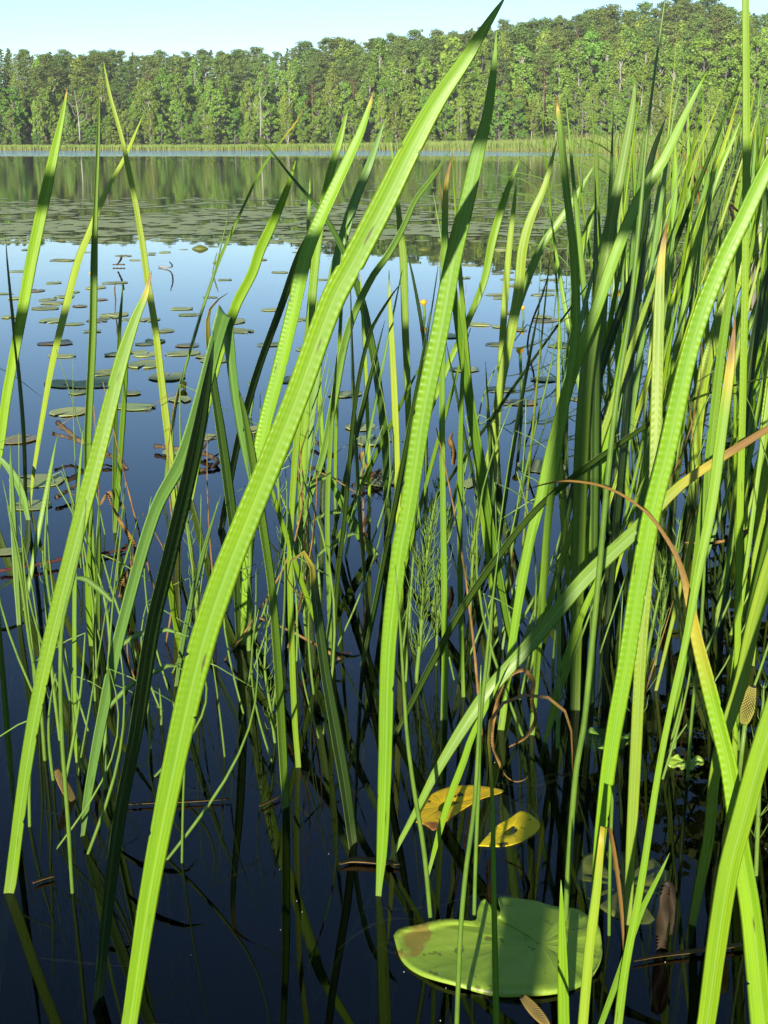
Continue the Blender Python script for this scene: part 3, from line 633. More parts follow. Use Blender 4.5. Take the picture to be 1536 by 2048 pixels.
HERO = [
# label, points, lean, turn, tint, crimp, dry, extra
('broadest sweet flag leaf, bright and crimped, slanting across the whole picture', [(250,2110,36),(259,2048,38),(300,1780,46),(347,1536,54),(401,1300,62),(450,1150,62),(500,1024,60),(591,800,58),(665,600,58),(712,512,58),(768,405,56),(820,300,52),(874,202,42),(930,120,32),(955,80,26),(990,25,14),(1012,-8,2)], .0, 8, 'f', 1, 0, dict(geo=True)),
('tall upright crimped leaf just right of centre with dark shaded tip', [(757,1792,14),(764,1700,26),(770,1536,32),(777,1300,36),(800,1100,40),(815,1024,40),(848,812,42),(880,662,42),(908,512,40),(935,400,36),(957,300,32),(972,245,26),(985,160,18),(990,110,10),(993,62,2)], .0, 12, 'f', 1, 0, dict(geo=True)),
('long leaf leaning right from the lower left corner with brown flecks near tip', [(18,1786,24),(22,1765,26),(52,1536,28),(91,1324,32),(165,1024,36),(195,912,36),(220,812,34),(246,712,30),(271,637,22),(292,587,13),(303,542,2)], .05, 20, 'f', .7, .03, dict(geo=True)),
('grey-green leaf at left snapped over at the top into a sharp fold', [(165,1672,10),(174,1600,20),(214,1384,28),(244,1250,29),(309,1024,32),(366,912,38),(398,812,37),(424,712,36),(440,652,38),(446,632,40),(448,626,41,.003),(450,626,41,.010),(452,634,41,.014),(455,670,40,.018),(462,740,37,.024),(474,830,32,.03),(488,910,20,.034),(499,965,2,.036)], .03, -20, 'b', .6, 0, dict(geo=True)),
('shaded crimped leaf standing under the snapped fold', [(571,1616,20),(563,1474,25),(553,1304,25),(542,1174,23),(528,1074,24),(505,930,26),(488,830,18),(474,770,2)], .0, -40, 'g', 1, 0, dict(geo=True)),
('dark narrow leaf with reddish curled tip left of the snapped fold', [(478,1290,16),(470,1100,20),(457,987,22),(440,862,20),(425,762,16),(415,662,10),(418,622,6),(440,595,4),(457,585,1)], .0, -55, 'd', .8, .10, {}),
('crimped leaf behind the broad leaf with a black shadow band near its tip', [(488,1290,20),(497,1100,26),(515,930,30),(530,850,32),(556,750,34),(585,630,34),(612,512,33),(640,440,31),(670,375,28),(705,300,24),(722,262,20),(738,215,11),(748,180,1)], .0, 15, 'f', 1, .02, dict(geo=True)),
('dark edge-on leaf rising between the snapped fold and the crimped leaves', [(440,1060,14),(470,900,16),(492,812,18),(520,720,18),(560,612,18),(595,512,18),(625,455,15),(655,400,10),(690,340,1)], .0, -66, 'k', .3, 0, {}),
('slender pale leaf leaning left whose tip reaches highest at the far left', [(356,1060,14),(335,862,17),(322,752,17),(310,652,16),(295,562,15),(287,500,15),(270,400,13),(255,330,12),(245,280,10),(220,190,8),(212,150,5),(207,122,1)], .0, 10, 'y', .7, 0, {}),
('straight upright leaf at left, one half bright and one half black', [(186,1285,17),(181,1100,17),(176,1000,18),(174,900,18),(177,812,18),(184,662,18),(187,512,16),(190,420,11),(195,300,9),(197,230,6),(198,172,1)], .0, -30, 'g', .2, 0, dict(fold=.75)),
('leaf at the left edge with one dark band below its tip', [(-22,1020,18),(2,880,20),(12,802,22),(30,702,23),(47,612,25),(62,527,27),(78,450,27),(95,370,25),(110,300,20),(122,245,13),(130,205,7),(135,172,1)], .0, 10, 'f', .2, .02, {}),
('whitish gleaming narrow leaf leaning right at the far left', [(60,1015,6),(65,962,8),(85,837,12),(105,727,15),(127,637,17),(157,520,17),(177,470,15),(200,412,13),(222,365,10),(248,318,9),(265,280,7),(286,230,1)], .0, 30, 'y', .4, 0, {}),
('thin dark blade leaning left close to the left edge', [(52,1020,9),(50,987,10),(47,887,11),(40,787,11),(27,662,10),(15,537,6),(11,475,1)], .0, -60, 'd', 0, 0, {}),
('short thin upright leaf on open water left of the snapped fold', [(228,1060,8),(228,987,10),(230,862,10),(235,737,10),(240,637,9),(244,590,5),(245,567,1)], .0, -35, 'g', 0, 0, {}),
('pale pointed leaf right behind the crimped leaf with the black band', [(600,1050,18),(612,800,20),(622,620,20),(640,450,20),(660,350,19),(680,280,15),(690,240,8),(697,217,1)], .0, 10, 'f', .3, 0, {}),
('short pointed leaf behind the dark crossing blades above centre left', [(646,930,12),(632,640,12),(622,512,11),(617,450,10),(619,400,7),(620,355,1)], .0, 5, 'f', 0, 0, {}),
('leaf with grey shaded middle parallel behind the broad leaf top', [(600,1010,18),(640,700,20),(660,580,22),(685,480,24),(705,415,23),(740,325,18),(758,275,10),(770,238,1)], .0, 0, 'b', .4, 0, {}),
('long leaf running along the right side of the broad leaf, tip beyond it', [(575,1180,14),(610,1024,16),(645,912,18),(665,812,20),(695,662,20),(740,560,18),(778,505,18),(808,450,15),(830,400,14),(868,350,11),(900,300,1)], .0, -30, 'b', .5, 0, {}),
('pale leaf behind the snapped fold with bluish shaded tip', [(380,1000,16),(420,780,20),(470,615,24),(505,545,24),(520,500,25),(548,440,22),(575,375,14),(592,320,1)], .0, -5, 'f', 0, 0, {}),
('very thin curved blade with red tip rising over the far water', [(325,1000,6),(350,812,7),(385,687,7),(415,587,7),(445,505,7),(470,450,7),(495,395,6),(525,335,6),(560,285,5),(595,240,3),(619,196,1)], .0, 0, 'g', 0, .07, {}),
('thin dark blade arching to the left above the snapped fold', [(775,1050,18),(770,900,18),(757,780,18),(740,680,18),(722,600,17),(690,510,13),(665,460,12),(640,420,10),(605,380,7),(570,338,5),(540,300,4),(511,272,1)], .0, -45, 'd', 0, 0, {}),
('dark narrow leaf bending right at its tip behind the broad leaf', [(664,1330,12),(672,1180,14),(690,1012,14),(705,837,15),(720,737,15),(742,657,14),(768,612,12),(790,580,6),(803,565,1)], .0, -55, 'd', 0, 0, {}),
('upright pale narrow leaf touching the left edge of the tall crimped leaf', [(803,1280,14),(798,1050,15),(794,937,16),(790,812,16),(783,662,13),(779,590,7),(778,540,1)], .0, 10, 'y', 0, 0, {}),
('thin upright leaf between the two largest leaves reaching the far shore', [(820,960,12),(815,762,15),(810,637,17),(807,520,18),(800,450,14),(793,380,9),(786,320,6),(781,275,1)], .0, 15, 'f', 0, 0, {}),
('short dark bent leaf behind the tall crimped leaf', [(852,960,11),(848,700,12),(840,637,12),(826,560,9),(818,522,5),(814,505,1)], .0, -55, 'd', 0, 0, {}),
('upright leaf with brown tip hugging the tall crimped leaf from behind', [(888,1440,17),(890,1300,16),(888,1150,15),(886,1000,14),(884,850,14),(885,700,14),(888,560,15),(890,430,15),(893,360,11),(900,330,5),(906,308,1)], .0, -10, 'g', 0, .06, {}),
('largest crimped leaf in the right half, leaning out past the right edge', [(1186,1880,16),(1198,1700,26),(1222,1500,35),(1253,1324,39),(1276,1174,41),(1304,1024,43),(1332,912,43),(1354,812,42),(1377,712,40),(1408,612,40),(1450,512,40),(1490,430,38),(1530,345,34),(1575,260,28),(1640,150,14),(1670,100,1)], .0, 10, 'f', 1.2, 0, dict(geo=True)),
('bright leaf with orange brown tip at right beside the largest crimped leaf', [(1232,2080,20),(1250,1940,20),(1283,1761,17),(1318,1536,15),(1345,1400,15),(1372,1280,17),(1395,1150,21),(1423,1012,25),(1443,862,26),(1460,737,22),(1466,680,12),(1470,632,1)], .05, 5, 'f', 0, .07, {}),
('vertical ribbon leaf at the right edge with a grey shadow band', [(1468,1560,12),(1475,1300,15),(1480,1024,17),(1485,812,17),(1491,512,17),(1493,250,18),(1491,0,16),(1489,-40,14),(1487,-150,1)], .0, 10, 'f', .5, 0, {}),
('wide pale upright leaf with orange tip left of the largest right leaf', [(1255,1850,18),(1262,1700,24),(1272,1500,27),(1282,1300,27),(1295,1150,27),(1308,1000,27),(1312,862,28),(1317,662,26),(1321,540,20),(1328,480,12),(1334,442,1)], .08, 12, 'y', .8, .05, {}),
('long leaf slanting right through the middle stand with bluish shaded upper part', [(1002,1460,16),(1030,1250,20),(1060,1080,24),(1078,1012,25),(1100,912,26),(1126,812,27),(1156,712,27),(1195,612,27),(1230,512,27),(1272,411,27),(1305,355,26),(1330,315,24),(1365,240,18),(1395,180,9),(1414,142,1)], .0, 5, 'f', 0, 0, {}),
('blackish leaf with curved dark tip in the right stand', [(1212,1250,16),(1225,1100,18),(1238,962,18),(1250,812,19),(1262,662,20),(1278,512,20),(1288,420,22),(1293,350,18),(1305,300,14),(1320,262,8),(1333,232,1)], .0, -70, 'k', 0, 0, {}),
('broad leaf bright at its pointed top and black below, right of centre', [(1150,1420,24),(1152,1300,27),(1157,1100,32),(1163,900,34),(1172,760,32),(1190,640,30),(1208,540,30),(1220,455,28),(1240,355,24),(1258,260,20),(1268,195,12),(1270,152,1)], .0, -5, 'g', .2, 0, {}),
('spotted leaf leaning left with pointed brown tip against the green slope', [(1064,1470,13),(1076,1300,17),(1088,1150,18),(1098,1024,18),(1120,880,18),(1140,750,19),(1152,650,20),(1148,512,20),(1138,425,17),(1130,350,17),(1120,250,14),(1115,215,8),(1113,192,1)], .0, 12, 'f', .8, .02, {}),
('long green leaf sloping low across the right half, yellow towards its end', [(776,1728,10),(838,1611,16),(877,1536,22),(968,1394,32),(1068,1279,34),(1168,1159,36),(1268,1064,34),(1320,1010,28),(1368,965,23),(1448,912,20),(1536,857,16),(1600,815,8),(1640,790,1)], .10, 5, 'f', 0, .22, {}),
('short leaf branching from the foot of the low sloping leaf', [(856,1750,8),(880,1660,16),(905,1580,18),(925,1530,18),(945,1470,16),(980,1400,10),(1010,1340,1)], .0, 10, 'f', 0, 0, {}),
('short bright leaf standing behind the low sloping leaf', [(1090,1485,12),(1105,1430,18),(1130,1330,20),(1160,1240,18),(1190,1170,12),(1215,1110,1)], .0, 12, 'f', 0, 0, {}),
('dark narrow leaf sloping upward right, crossing the tall crimped leaf stand', [(790,1470,10),(820,1410,14),(853,1344,17),(918,1224,19),(978,1134,21),(1068,1020,20),(1158,942,20),(1243,882,18),(1343,818,12),(1400,792,8),(1468,770,6),(1536,754,4),(1580,742,1)], .0, -62, 'd', 0, 0, {}),
('leaf at lower right arching over, its end withered into a thin brown string', [(1532,2110,56),(1523,2036,54),(1503,1836,50),(1480,1686,46),(1458,1536,42),(1443,1474,40),(1418,1374,38),(1393,1274,30),(1378,1199,22),(1358,1124,14),(1328,1069,10),(1288,1020,8),(1218,977,7),(1143,962,6),(1090,968,4),(1038,985,1)], .12, 8, 'f', 1, .36, dict(geo=True)),
('very broad bright smooth leaf in the lower right corner', [(1400,2110,40),(1412,2048,42),(1434,1886,46),(1458,1736,47),(1485,1636,48),(1512,1536,48),(1545,1430,48),(1590,1290,44),(1650,1100,36),(1700,950,20),(1730,850,1)], .0, 15, 'f', .2, 0, {}),
('whitish sheened leaf leaving the picture at the lower right edge', [(1385,1850,18),(1398,1780,22),(1418,1680,26),(1432,1536,27),(1455,1450,30),(1480,1374,32),(1507,1250,34),(1540,1130,34),(1580,1000,28),(1620,870,14),(1640,800,1)], .0, 25, 'y', 0, 0, {}),
('short pointed leaf standing before the largest lily pad', [(1131,2110,30),(1128,2048,28),(1126,1936,25),(1124,1850,16),(1123,1800,9),(1122,1760,1)], .0, 12, 'f', 0, 0, {}),
('yellowish leaf with brown snapped tip hanging dark beside it, lower right', [(1162,2100,22),(1166,2048,24),(1180,1886,24),(1193,1786,22),(1202,1690,15),(1207,1645,12),(1213,1638,12),(1222,1671,13),(1236,1761,13),(1245,1850,10),(1246,1900,2)], .03, 5, 'y', 0, .45, {}),
('narrow pointed leaf slanting right over the half sunk lily pad', [(1198,2060,14),(1243,1936,15),(1283,1821,14),(1318,1751,9),(1339,1706,1)], .0, -30, 'g', 0, 0, {}),
('narrow saw-edged leaf before the big pad whose dry tip curls into a hook', [(995,2110,16),(993,2048,16),(988,1786,13),(985,1600,10),(981,1524,8),(978,1454,8),(993,1419,8),(1028,1394,8),(1078,1391,8),(1113,1404,8),(1138,1439,8),(1144,1500,6),(1145,1545,1)], .0, 5, 'f', .8, .36, {}),
('dull upright leaf standing left of the long left leaf foot', [(153,1525,5),(150,1470,10),(149,1350,10),(149,1200,10),(152,1050,9),(160,930,6),(166,860,1)], .0, 5, 'g', 0, 0, {}),
('dark green leaf at the lower left edge of the picture', [(27,1620,8),(20,1540,17),(10,1430,20),(0,1300,17),(-10,1150,9),(-15,1080,1)], .0, -55, 'd', 0, 0, {}),
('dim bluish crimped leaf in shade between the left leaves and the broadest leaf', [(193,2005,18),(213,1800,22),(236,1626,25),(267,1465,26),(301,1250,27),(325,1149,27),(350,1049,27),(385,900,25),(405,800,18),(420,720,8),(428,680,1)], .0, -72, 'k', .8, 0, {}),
('bright stem-like leaf in the middle, right of the shaded crimped leaf', [(597,1535,13),(590,1450,14),(583,1274,15),(580,1100,14),(588,950,16),(598,820,16),(610,700,12),(618,600,1)], .0, 5, 'f', .3, 0, {}),
('shaded leaf left of centre ending in a dark curled dry loop', [(705,1690,22),(690,1580,24),(672,1474,24),(652,1360,21),(637,1254,20),(628,1180,16),(623,1130,11),(605,1104,8),(582,1122,7),(575,1159,6),(600,1192,4),(622,1199,1)], .0, -60, 'k', .6, .2, {}),
('thin upright leaf left of the tall crimped leaf foot', [(662,1310,9),(658,1200,11),(655,1024,12),(660,900,11),(668,780,8),(675,700,1)], .0, 0, 'g', 0, 0, {}),
('short leaf tilted steeply left low over the blue water at centre', [(748,1110,20),(720,1070,22),(690,1015,20),(670,980,14),(650,940,1)], .0, 10, 'g', 0, 0, {}),
('leaf leaning left with dark top and bright foot right of the tall crimped leaf', [(992,1060,14),(960,912,18),(943,812,18),(928,687,17),(920,650,10),(914,617,1)], .0, 8, 'g', 0, 0, {}),
('leaf slanting behind the tall crimped leaf with grey shaded tip', [(800,1010,10),(850,850,12),(898,727,13),(938,637,15),(968,562,17),(985,480,20),(1008,400,16),(1028,345,9),(1040,318,1)], .0, 5, 'f', 0, 0, {}),
('slim pale upright leaf against the mirrored forest right of centre', [(985,1000,14),(1000,760,15),(1010,600,15),(1018,500,14),(1027,420,10),(1034,352,1)], .0, 18, 'y', 0, 0, {}),
('silvery leaf leaning right with black lower part right of centre', [(945,1110,12),(968,962,16),(985,887,18),(1003,762,20),(1023,662,22),(1038,577,22),(1045,500,22),(1060,440,20),(1088,375,14),(1104,320,8),(1113,283,1)], .0, 25, 'y', .2, 0, {}),
('leaf leaning far right crossing the spotted leaf', [(990,860,14),(1010,700,18),(1045,585,20),(1085,490,18),(1120,440,18),(1148,400,16),(1170,362,9),(1190,328,1)], .0, 5, 'f', 0, 0, {}),
('small spear-shaped leaf tip between the spotted and the half black leaf', [(1130,800,12),(1145,640,16),(1160,520,18),(1177,450,15),(1186,420,8),(1193,388,1)], .0, 5, 'f', 0, 0, {}),
('curved green leaf rising to the right edge before the bushes', [(1330,900,12),(1350,720,15),(1372,600,17),(1388,500,18),(1405,440,18),(1428,365,17),(1458,295,11),(1472,262,6),(1483,235,1)], .0, 10, 'f', .4, 0, {}),
('upright leaf right of the curved dark tip in the right stand', [(1325,850,12),(1335,600,15),(1345,450,17),(1350,350,14),(1350,310,7),(1350,283,1)], .0, 5, 'f', 0, 0, {}),
('leaf with black middle between the upright and the slanting right leaves', [(1300,900,13),(1310,640,16),(1320,480,18),(1326,410,15),(1330,328,1)], .0, -50, 'd', 0, 0, {}),
('striped crimped leaf entering the stand from the right edge', [(1385,1010,24),(1395,850,26),(1410,740,27),(1425,690,27),(1442,635,28),(1461,591,27),(1493,521,26),(1540,455,24),(1590,380,14),(1620,340,1)], .0, 20, 'y', 1.2, 0, {}),
('arching pale leaf low at the left edge over the lily pads', [(57,1040,10),(48,1000,16),(30,955,18),(8,925,12),(-15,905,6),(-40,895,1)], .0, 10, 'b', 0, 0, {}),
('dark drooping leaf tip entering from the left edge', [(-110,1000,12),(-95,860,12),(-60,725,11),(0,737,10),(50,768,8),(84,796,1)], .0, -35, 'd', 0, 0, {}),
('crimped leaf standing upright at the right edge above the seed cone', [(1500,1330,22),(1512,1150,24),(1524,980,26),(1535,800,26),(1545,640,20),(1552,520,1)], .0, 15, 'y', 1.2, 0, {}),
('bright leaf rising behind the largest right leaf toward the right edge', [(1345,1500,14),(1368,1320,16),(1390,1150,20),(1415,950,22),(1436,760,22),(1458,600,20),(1488,470,14),(1510,400,1)], .0, -20, 'g', .5, 0, {}),
('dark leaf at the right edge behind the vertical ribbon leaf', [(1440,1240,14),(1470,1000,17),(1490,800,18),(1510,660,17),(1530,560,10),(1545,500,1)], .0, -65, 'k', 0, 0, {}),
('dark slim leaf right of the leaf with the bluish shaded upper part', [(1110,1150,10),(1140,1000,12),(1165,880,13),(1200,740,14),(1240,620,13),(1275,520,10),(1300,440,1)], .0, -66, 'k', 0, 0, {}),
]
for lb, pts, lean, tw, tint, crimp, dry, kw in HERO:
    blade(pts, lean, tw, tint, crimp, dry, lb, wk=.84, twist=kw.pop('twist', random.uniform(-18, 18)), **kw)

# the many further leaves of the stand that nothing tells apart
def filler(n, xr, yr, hr, label, group, wr=(9, 17), tints='ffgybd'):
    for _ in range(n):
        bx, by = random.uniform(*xr), random.uniform(*yr); b = water(bx, by); Y = b.y
        H = random.uniform(*hr); lean = random.gauss(.10, .16)*H; curve = random.gauss(.02, .03)*H; w = random.uniform(*wr)/1000
        pts = []
        for t in (0, .2, .4, .6, .8, .93, 1.0):
            p = Vector((b.x + lean*t + curve*t*t, Y, H*t)); d = depth(p)
            px = 768 + p.x/d*FPX; py = 1024 - ((p.z-CAM_H)*CP + p.y*SP)/d*FPX
            pts.append((px, py, w*FPX/d*(.75+.25*min(1, t*4))*min(1, (1-t)*3.2+.02)))
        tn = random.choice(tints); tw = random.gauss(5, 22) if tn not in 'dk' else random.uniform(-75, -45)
        blade(pts, random.gauss(0, .05), tw, tn, random.choice((0, 0, 0, .7)), random.choice((0, 0, 0, 0, 0, 0, .03, .08)), label + ', ' + {'f': 'bright green', 'g': 'mid green', 'y': 'yellowish', 'b': 'greyish', 'd': 'dark'}[tn] + (', leaning left' if lean < -.02 else ', leaning right' if lean > .09 else ', upright'), seg=24, K=5, group=group, twist=random.uniform(-30, 30))
filler(58, (1120, 1560), (760, 1120), (.50, .80), 'narrow leaf crowded into the dense right stand', 'crowded leaves of the right stand', (4, 10))
filler(26, (1180, 1600), (600, 780), (.55, .85), 'leaf standing far back in the dense right stand', 'rear leaves of the right stand', (9, 16))
filler(30, (900, 1500), (1120, 1460), (.34, .66), 'narrow leaf low in the right half of the stand', 'lower leaves of the right stand', (3.5, 8))
filler(12, (620, 900), (1000, 1350), (.22, .5), 'short leaf among the stems at the middle of the stand', 'short leaves at the middle', (4, 9))
filler(8, (20, 420), (1050, 1420), (.12, .34), 'short leaf among the thin stems at left', 'short leaves at the left', (5, 9))

# ------------------------------------------------------------------ round stems, reeds, horsetails
def px_tube(name, pts, mat, label, cat, lean=0., sub=.2, group=None, sides=8, parent=None, yb=None):
    Yb = yb or water(pts[0][0], pts[0][1]).y; L = np.linspace(0, 1, len(pts)); P = []
    for (x, y, w), t in zip(pts, L):
        p = at(x, y, Yb*(1+lean*t)); P.append([*p, w*depth(p)/FPX/2])
    if sub:
        p0 = Vector(P[0][:3]); d = (p0 - Vector(P[1][:3])).normalized(); d.z = min(d.z, -.5); P.insert(0, [*(p0 + d.normalized()*sub), P[0][3]])
    Q, _ = catmull(P, max(8, len(pts)*4)); o0 = Vector(P[1 if sub else 0][:3])
    o = tube_obj(name, [([Vector(q[:3])-o0 for q in Q], [max(q[3], .0002) for q in Q])], mat, parent, sides); o.location = o0
    if label: tag(o, label, cat, group)
    return o
def rush(pts, label, nodes=9, mat=M_RUSH):
    o = px_tube('rush_stem', pts, mat, label, 'rush', group='round rush stems'); return o
rush([(1130,1850,11),(1140,1686,12),(1153,1536,12),(1168,1449,12),(1183,1299,12),(1198,1149,12),(1210,1012,12),(1225,862,11),(1240,750,10),(1258,640,10),(1272,512,9),(1283,400,8),(1296,250,6),(1330,0,4),(1345,-90,1)], 'very tall dark rush stem running up past the top edge at right')
rush([(862,1848,9),(848,1700,10),(830,1590,9),(815,1480,8),(808,1380,7),(800,1250,5),(790,1130,2)], 'round green stem leaning left beside the tall crimped leaf foot')
rush([(912,2100,10),(916,1980,10),(922,1850,10),(932,1740,10),(948,1620,9),(956,1500,8),(960,1400,6),(962,1330,2)], 'round jointed stem crossing the largest lily pad')
rush([(948,1840,8),(952,1700,8),(957,1580,8),(960,1460,8),(972,1330,7),(985,1200,5),(1000,1080,1)], 'thin stem just right of the jointed stem before the yellow pad')
rush([(1218,1870,7),(1220,1720,7),(1226,1560,7),(1232,1420,6),(1240,1280,4),(1246,1180,1)], 'thin pale stem between the right crimped leaf and wide pale leaf')
rush([(145,1785,8),(142,1740,8),(137,1653,9),(129,1546,9),(125,1492,9),(121,1357,9),(125,1250,8),(145,1164,7),(165,1074,5),(172,1000,2)], 'round green stem behind the long left leaf, lower left')
rush([(90,1520,8),(80,1400,8),(60,1290,7),(45,1180,6),(30,1090,5),(14,1010,1)], 'thin stem leaning left at the left edge')
rush([(70,1370,7),(62,1280,7),(50,1200,7),(40,1120,6),(25,1050,5),(5,960,1)], 'slim pale green stem under the left edge leaf')
rush([(140,1400,6),(118,1290,6),(100,1200,6),(90,1110,5),(96,1000,4),(110,900,1)], 'thin green stem rising left of the long left leaf')
rush([(1040,1000,6),(1010,1180,7)][::-1]+[(1065,880,5),(1095,760,4),(1120,640,1)], 'thin dark stem in the middle right stand')
rush([(370,1010,5),(345,900,6),(352,810,5),(375,720,5),(398,640,5),(425,560,4),(445,480,3),(458,420,1)], 'thin stem beside the thin curved blade over open water')
rush([(1375,1560,7),(1385,1420,7),(1400,1280,7),(1408,1150,6),(1412,1000,4),(1418,900,1)], 'upright stem before the dark mirrored tree')
rush([(1478,1500,7),(1474,1380,8),(1476,1250,7),(1482,1120,6),(1488,1000,1)], 'thin stem next to the seed cone at right')

def stems(n, xr, yr, hr, label, group):
    for _ in range(n):
        bx, by = random.uniform(*xr), random.uniform(*yr); b = water(bx, by); H = random.uniform(*hr); le = random.gauss(.03, .16)*H; cu = random.gauss(0, .10)*H; r = random.uniform(.0009, .0019)
        P = [Vector((random.gauss(0, .006), 0, -.2))] + [Vector((le*t + cu*math.sin(t*2.6), .03*math.sin(t*3)*H, H*t)) for t in np.linspace(0, 1, 9)]
        if random.random() < .35:                          # broken over near the top
            d = random.choice((-1, 1)); P += [P[-1] + Vector((d*.018*k, 0, .004 - .012*k)) for k in (1, 2, 3)]
        o = tube_obj('thin_stem', [(P, [r]*3 + [r*(1-.75*k/(len(P)-3)) for k in range(len(P)-3)])], random.choice((M_HORSE, M_HORSE, M_RUSH, M_RUSH, M_DRY)), None, 6)
        o.location = (b.x, b.y, 0); tag(o, label + (', leaning left' if le < -.01 else ', leaning right' if le > .02 else ', upright'), 'stem', group)
stems(26, (10, 420), (1050, 1560), (.10, .34), 'one of the thin stems tangled behind the long left leaf', 'thin stems at the left')
stems(34, (430, 1000), (1020, 1520), (.12, .38), 'one of the thin stems between the two largest leaves', 'thin stems at the middle')
stems(30, (950, 1500), (1000, 1560), (.15, .45), 'one of the thin stems low in the right stand', 'thin stems at the right')
stems(20, (40, 620), (1330, 1760), (.05, .20), 'one of the short broken stalks in dark water at lower left', 'broken stalks at lower left')
def horsetail(pts, label, whorl=16, blen=46, nb=6, start=.2, up=.75):
    Yb = water(pts[0][0], pts[0][1]).y; P = [at(x, y, Yb) for x, y, w in pts]; o0 = P[0]; sc_ = depth(o0)/FPX
    e = empty('horsetail', o0); W = [w*sc_/2 for _, _, w in pts]
    Q, s = catmull([[*(p-o0), w] for p, w in zip(P, W)], 60)
    path = [Vector(q[:3]) for q in Q]; rad = [max(.0003, q[3]) for q in Q]
    path.insert(0, Vector((0.004, 0, -.15))); rad.insert(0, rad[0])
    tube_obj('stem', [(path, rad)], M_HORSE, e, 7)
    total = s[-1]; step = whorl*sc_; k = 0; d = total*start
    while d < total*.99:
        i = int(np.searchsorted(s, d)); i = min(i, 58); p = Vector(Q[i, :3]); r = Q[i, 3]; segs = []
        t = d/total; bl = blen*sc_*(1.0 - .75*max(0, (t-.55)/.45))*random.uniform(.8, 1.15)
        for b in range(nb):
            if random.random() < .32: continue
            an = 2*math.pi*b/nb + k*.5 + random.gauss(0, .2); h = Vector((math.cos(an), math.sin(an), 0)); L_ = bl*random.uniform(.7, 1.2)
            a = p + h*r; k1 = random.uniform(.12, .34); m = a + h*L_*k1 + Vector((0, 0, L_*random.uniform(.25, .5)*up)); q = m + h*L_*random.uniform(.02, .22) + Vector((random.gauss(0, .08)*L_, 0, L_*random.uniform(.35, .75)*up))
            segs.append(([a, m, q], [.9*sc_, .75*sc_, .25*sc_]))
        if segs: tube_obj('branch_whorl', segs, M_HORSE, e, 4).rotation_euler = (0, 0, 0)
        d += step*random.uniform(.7, 1.4); k += 1
    tag(e, label, 'horsetail', 'horsetails among the leaves')
horsetail([(832,1365,9),(842,1260,8),(850,1150,7),(862,1050,5),(880,955,2)], 'dense bushy horsetail right of the tall crimped leaf', 15, 62, 9, .12, 1.0)
horsetail([(872,1330,6),(876,1220,5),(884,1120,4),(895,1010,2)], 'slender feathery horsetail close to the brown tipped upright leaf', 16, 48, 7, .2, 1.0)
horsetail([(550,1485,6),(540,1410,6),(530,1340,5),(532,1275,4),(536,1210,2)], 'small horsetail with curled branches under the snapped fold', 24, 50, 6, .1, .7)
horsetail([(1268,1490,9),(1282,1390,8),(1300,1280,7),(1318,1190,5),(1335,1110,2)], 'horsetail with open branches beside the largest right leaf', 34, 74, 6, .15, .9)
horsetail([(1115,1495,9),(1117,1400,9),(1118,1300,8),(1117,1200,7),(1112,1110,4)], 'upright jointed horsetail behind the low sloping leaf', 50, 60, 7, .25, .8)
horsetail([(1512,1750,9),(1516,1640,9),(1520,1530,8),(1524,1440,6),(1528,1370,3)], 'horsetail at the right edge below the seed cone', 45, 60, 6, .2, .9)
horsetail([(396,1265,7),(390,1180,7),(382,1100,6),(372,1030,5),(362,960,2)], 'thin horsetail left of the broadest leaf over blue water', 30, 40, 5, .15, .8)
horsetail([(498,1300,10),(499,1200,10),(500,1100,8),(502,1010,5)], 'stout horsetail partly hidden behind the broadest leaf', 38, 36, 5, .2, .9)
horsetail([(575,1200,7),(570,1120,7),(562,1040,6),(556,960,5),(552,890,2)], 'horsetail right of the broadest leaf foot over dark water', 28, 44, 6, .1, .9)
horsetail([(612,1280,6),(606,1180,6),(604,1080,5),(606,1000,2)], 'small feathery horsetail at left of centre among short leaves', 24, 40, 6, .2, .9)
horsetail([(120,1480,7),(108,1380,7),(98,1280,6),(90,1180,5),(85,1100,2)], 'thin sparse horsetail behind the long left leaf', 44, 44, 4, .2, .9)
horsetail([(940,1230,6),(945,1130,5),(952,1040,4),(960,960,2)], 'feathery horsetail behind the dark sloping leaf', 20, 44, 6, .2, 1.0)
horsetail([(1310,1330,6),(1325,1230,6),(1345,1130,5),(1362,1040,2)], 'branched horsetail behind the largest right leaf', 30, 60, 6, .2, .9)

def reed_plant(px, py, H, lean, label, group, nleaf=5):
    b = water(px, py); e = empty('reed_grass', (b.x, b.y, 0)); s = lambda t: Vector((lean*H*t*t, .02*math.sin(t*3), H*t))
    tube_obj('stem', [([Vector((0, 0, -.2))]+[s(t) for t in np.linspace(0, 1, 8)], [.0022]+[.0022*(1.05-t*.85) for t in np.linspace(0, 1, 8)])], M_REED, e, 5)
    for k in range(nleaf):
        t = .3+.65*k/nleaf; p = s(t); sd = random.choice((-1, 1)); L = H*random.uniform(.25, .45); an = random.uniform(-.6, .6)
        d = Vector((sd*math.cos(an), math.sin(an), 0)); up = random.uniform(.4, 1.2); pts = []
        for i in range(9):
            q = i/8; pts.append(p + d*L*q*.75 + Vector((0, 0, L*(up*q - .75*q*q*up*random.uniform(.85, 1.0)))))
        V, F = [], []; side = Vector((-d.y, d.x, 0))*.0 + Vector((0, 0, 1)).cross(d).normalized()
        for i, q in enumerate(pts):
            w = .0042*math.sin(math.pi*min(.97, .18+.8*i/8)); T = (pts[min(i+1, 8)]-pts[max(i-1, 0)]).normalized(); N = T.cross(side)
            V += [q - side*w - N*w*.9, q + N*.0004, q + side*w - N*w*.9, q - N*.0008]
            if i:
                a = 4*(i-1); F += [(a+j, a+(j+1) % 4, a+4+(j+1) % 4, a+4+j) for j in range(4)]
        mesh_obj('leaf', V, F, M_REED, e)
    tag(e, label, 'reed', group)
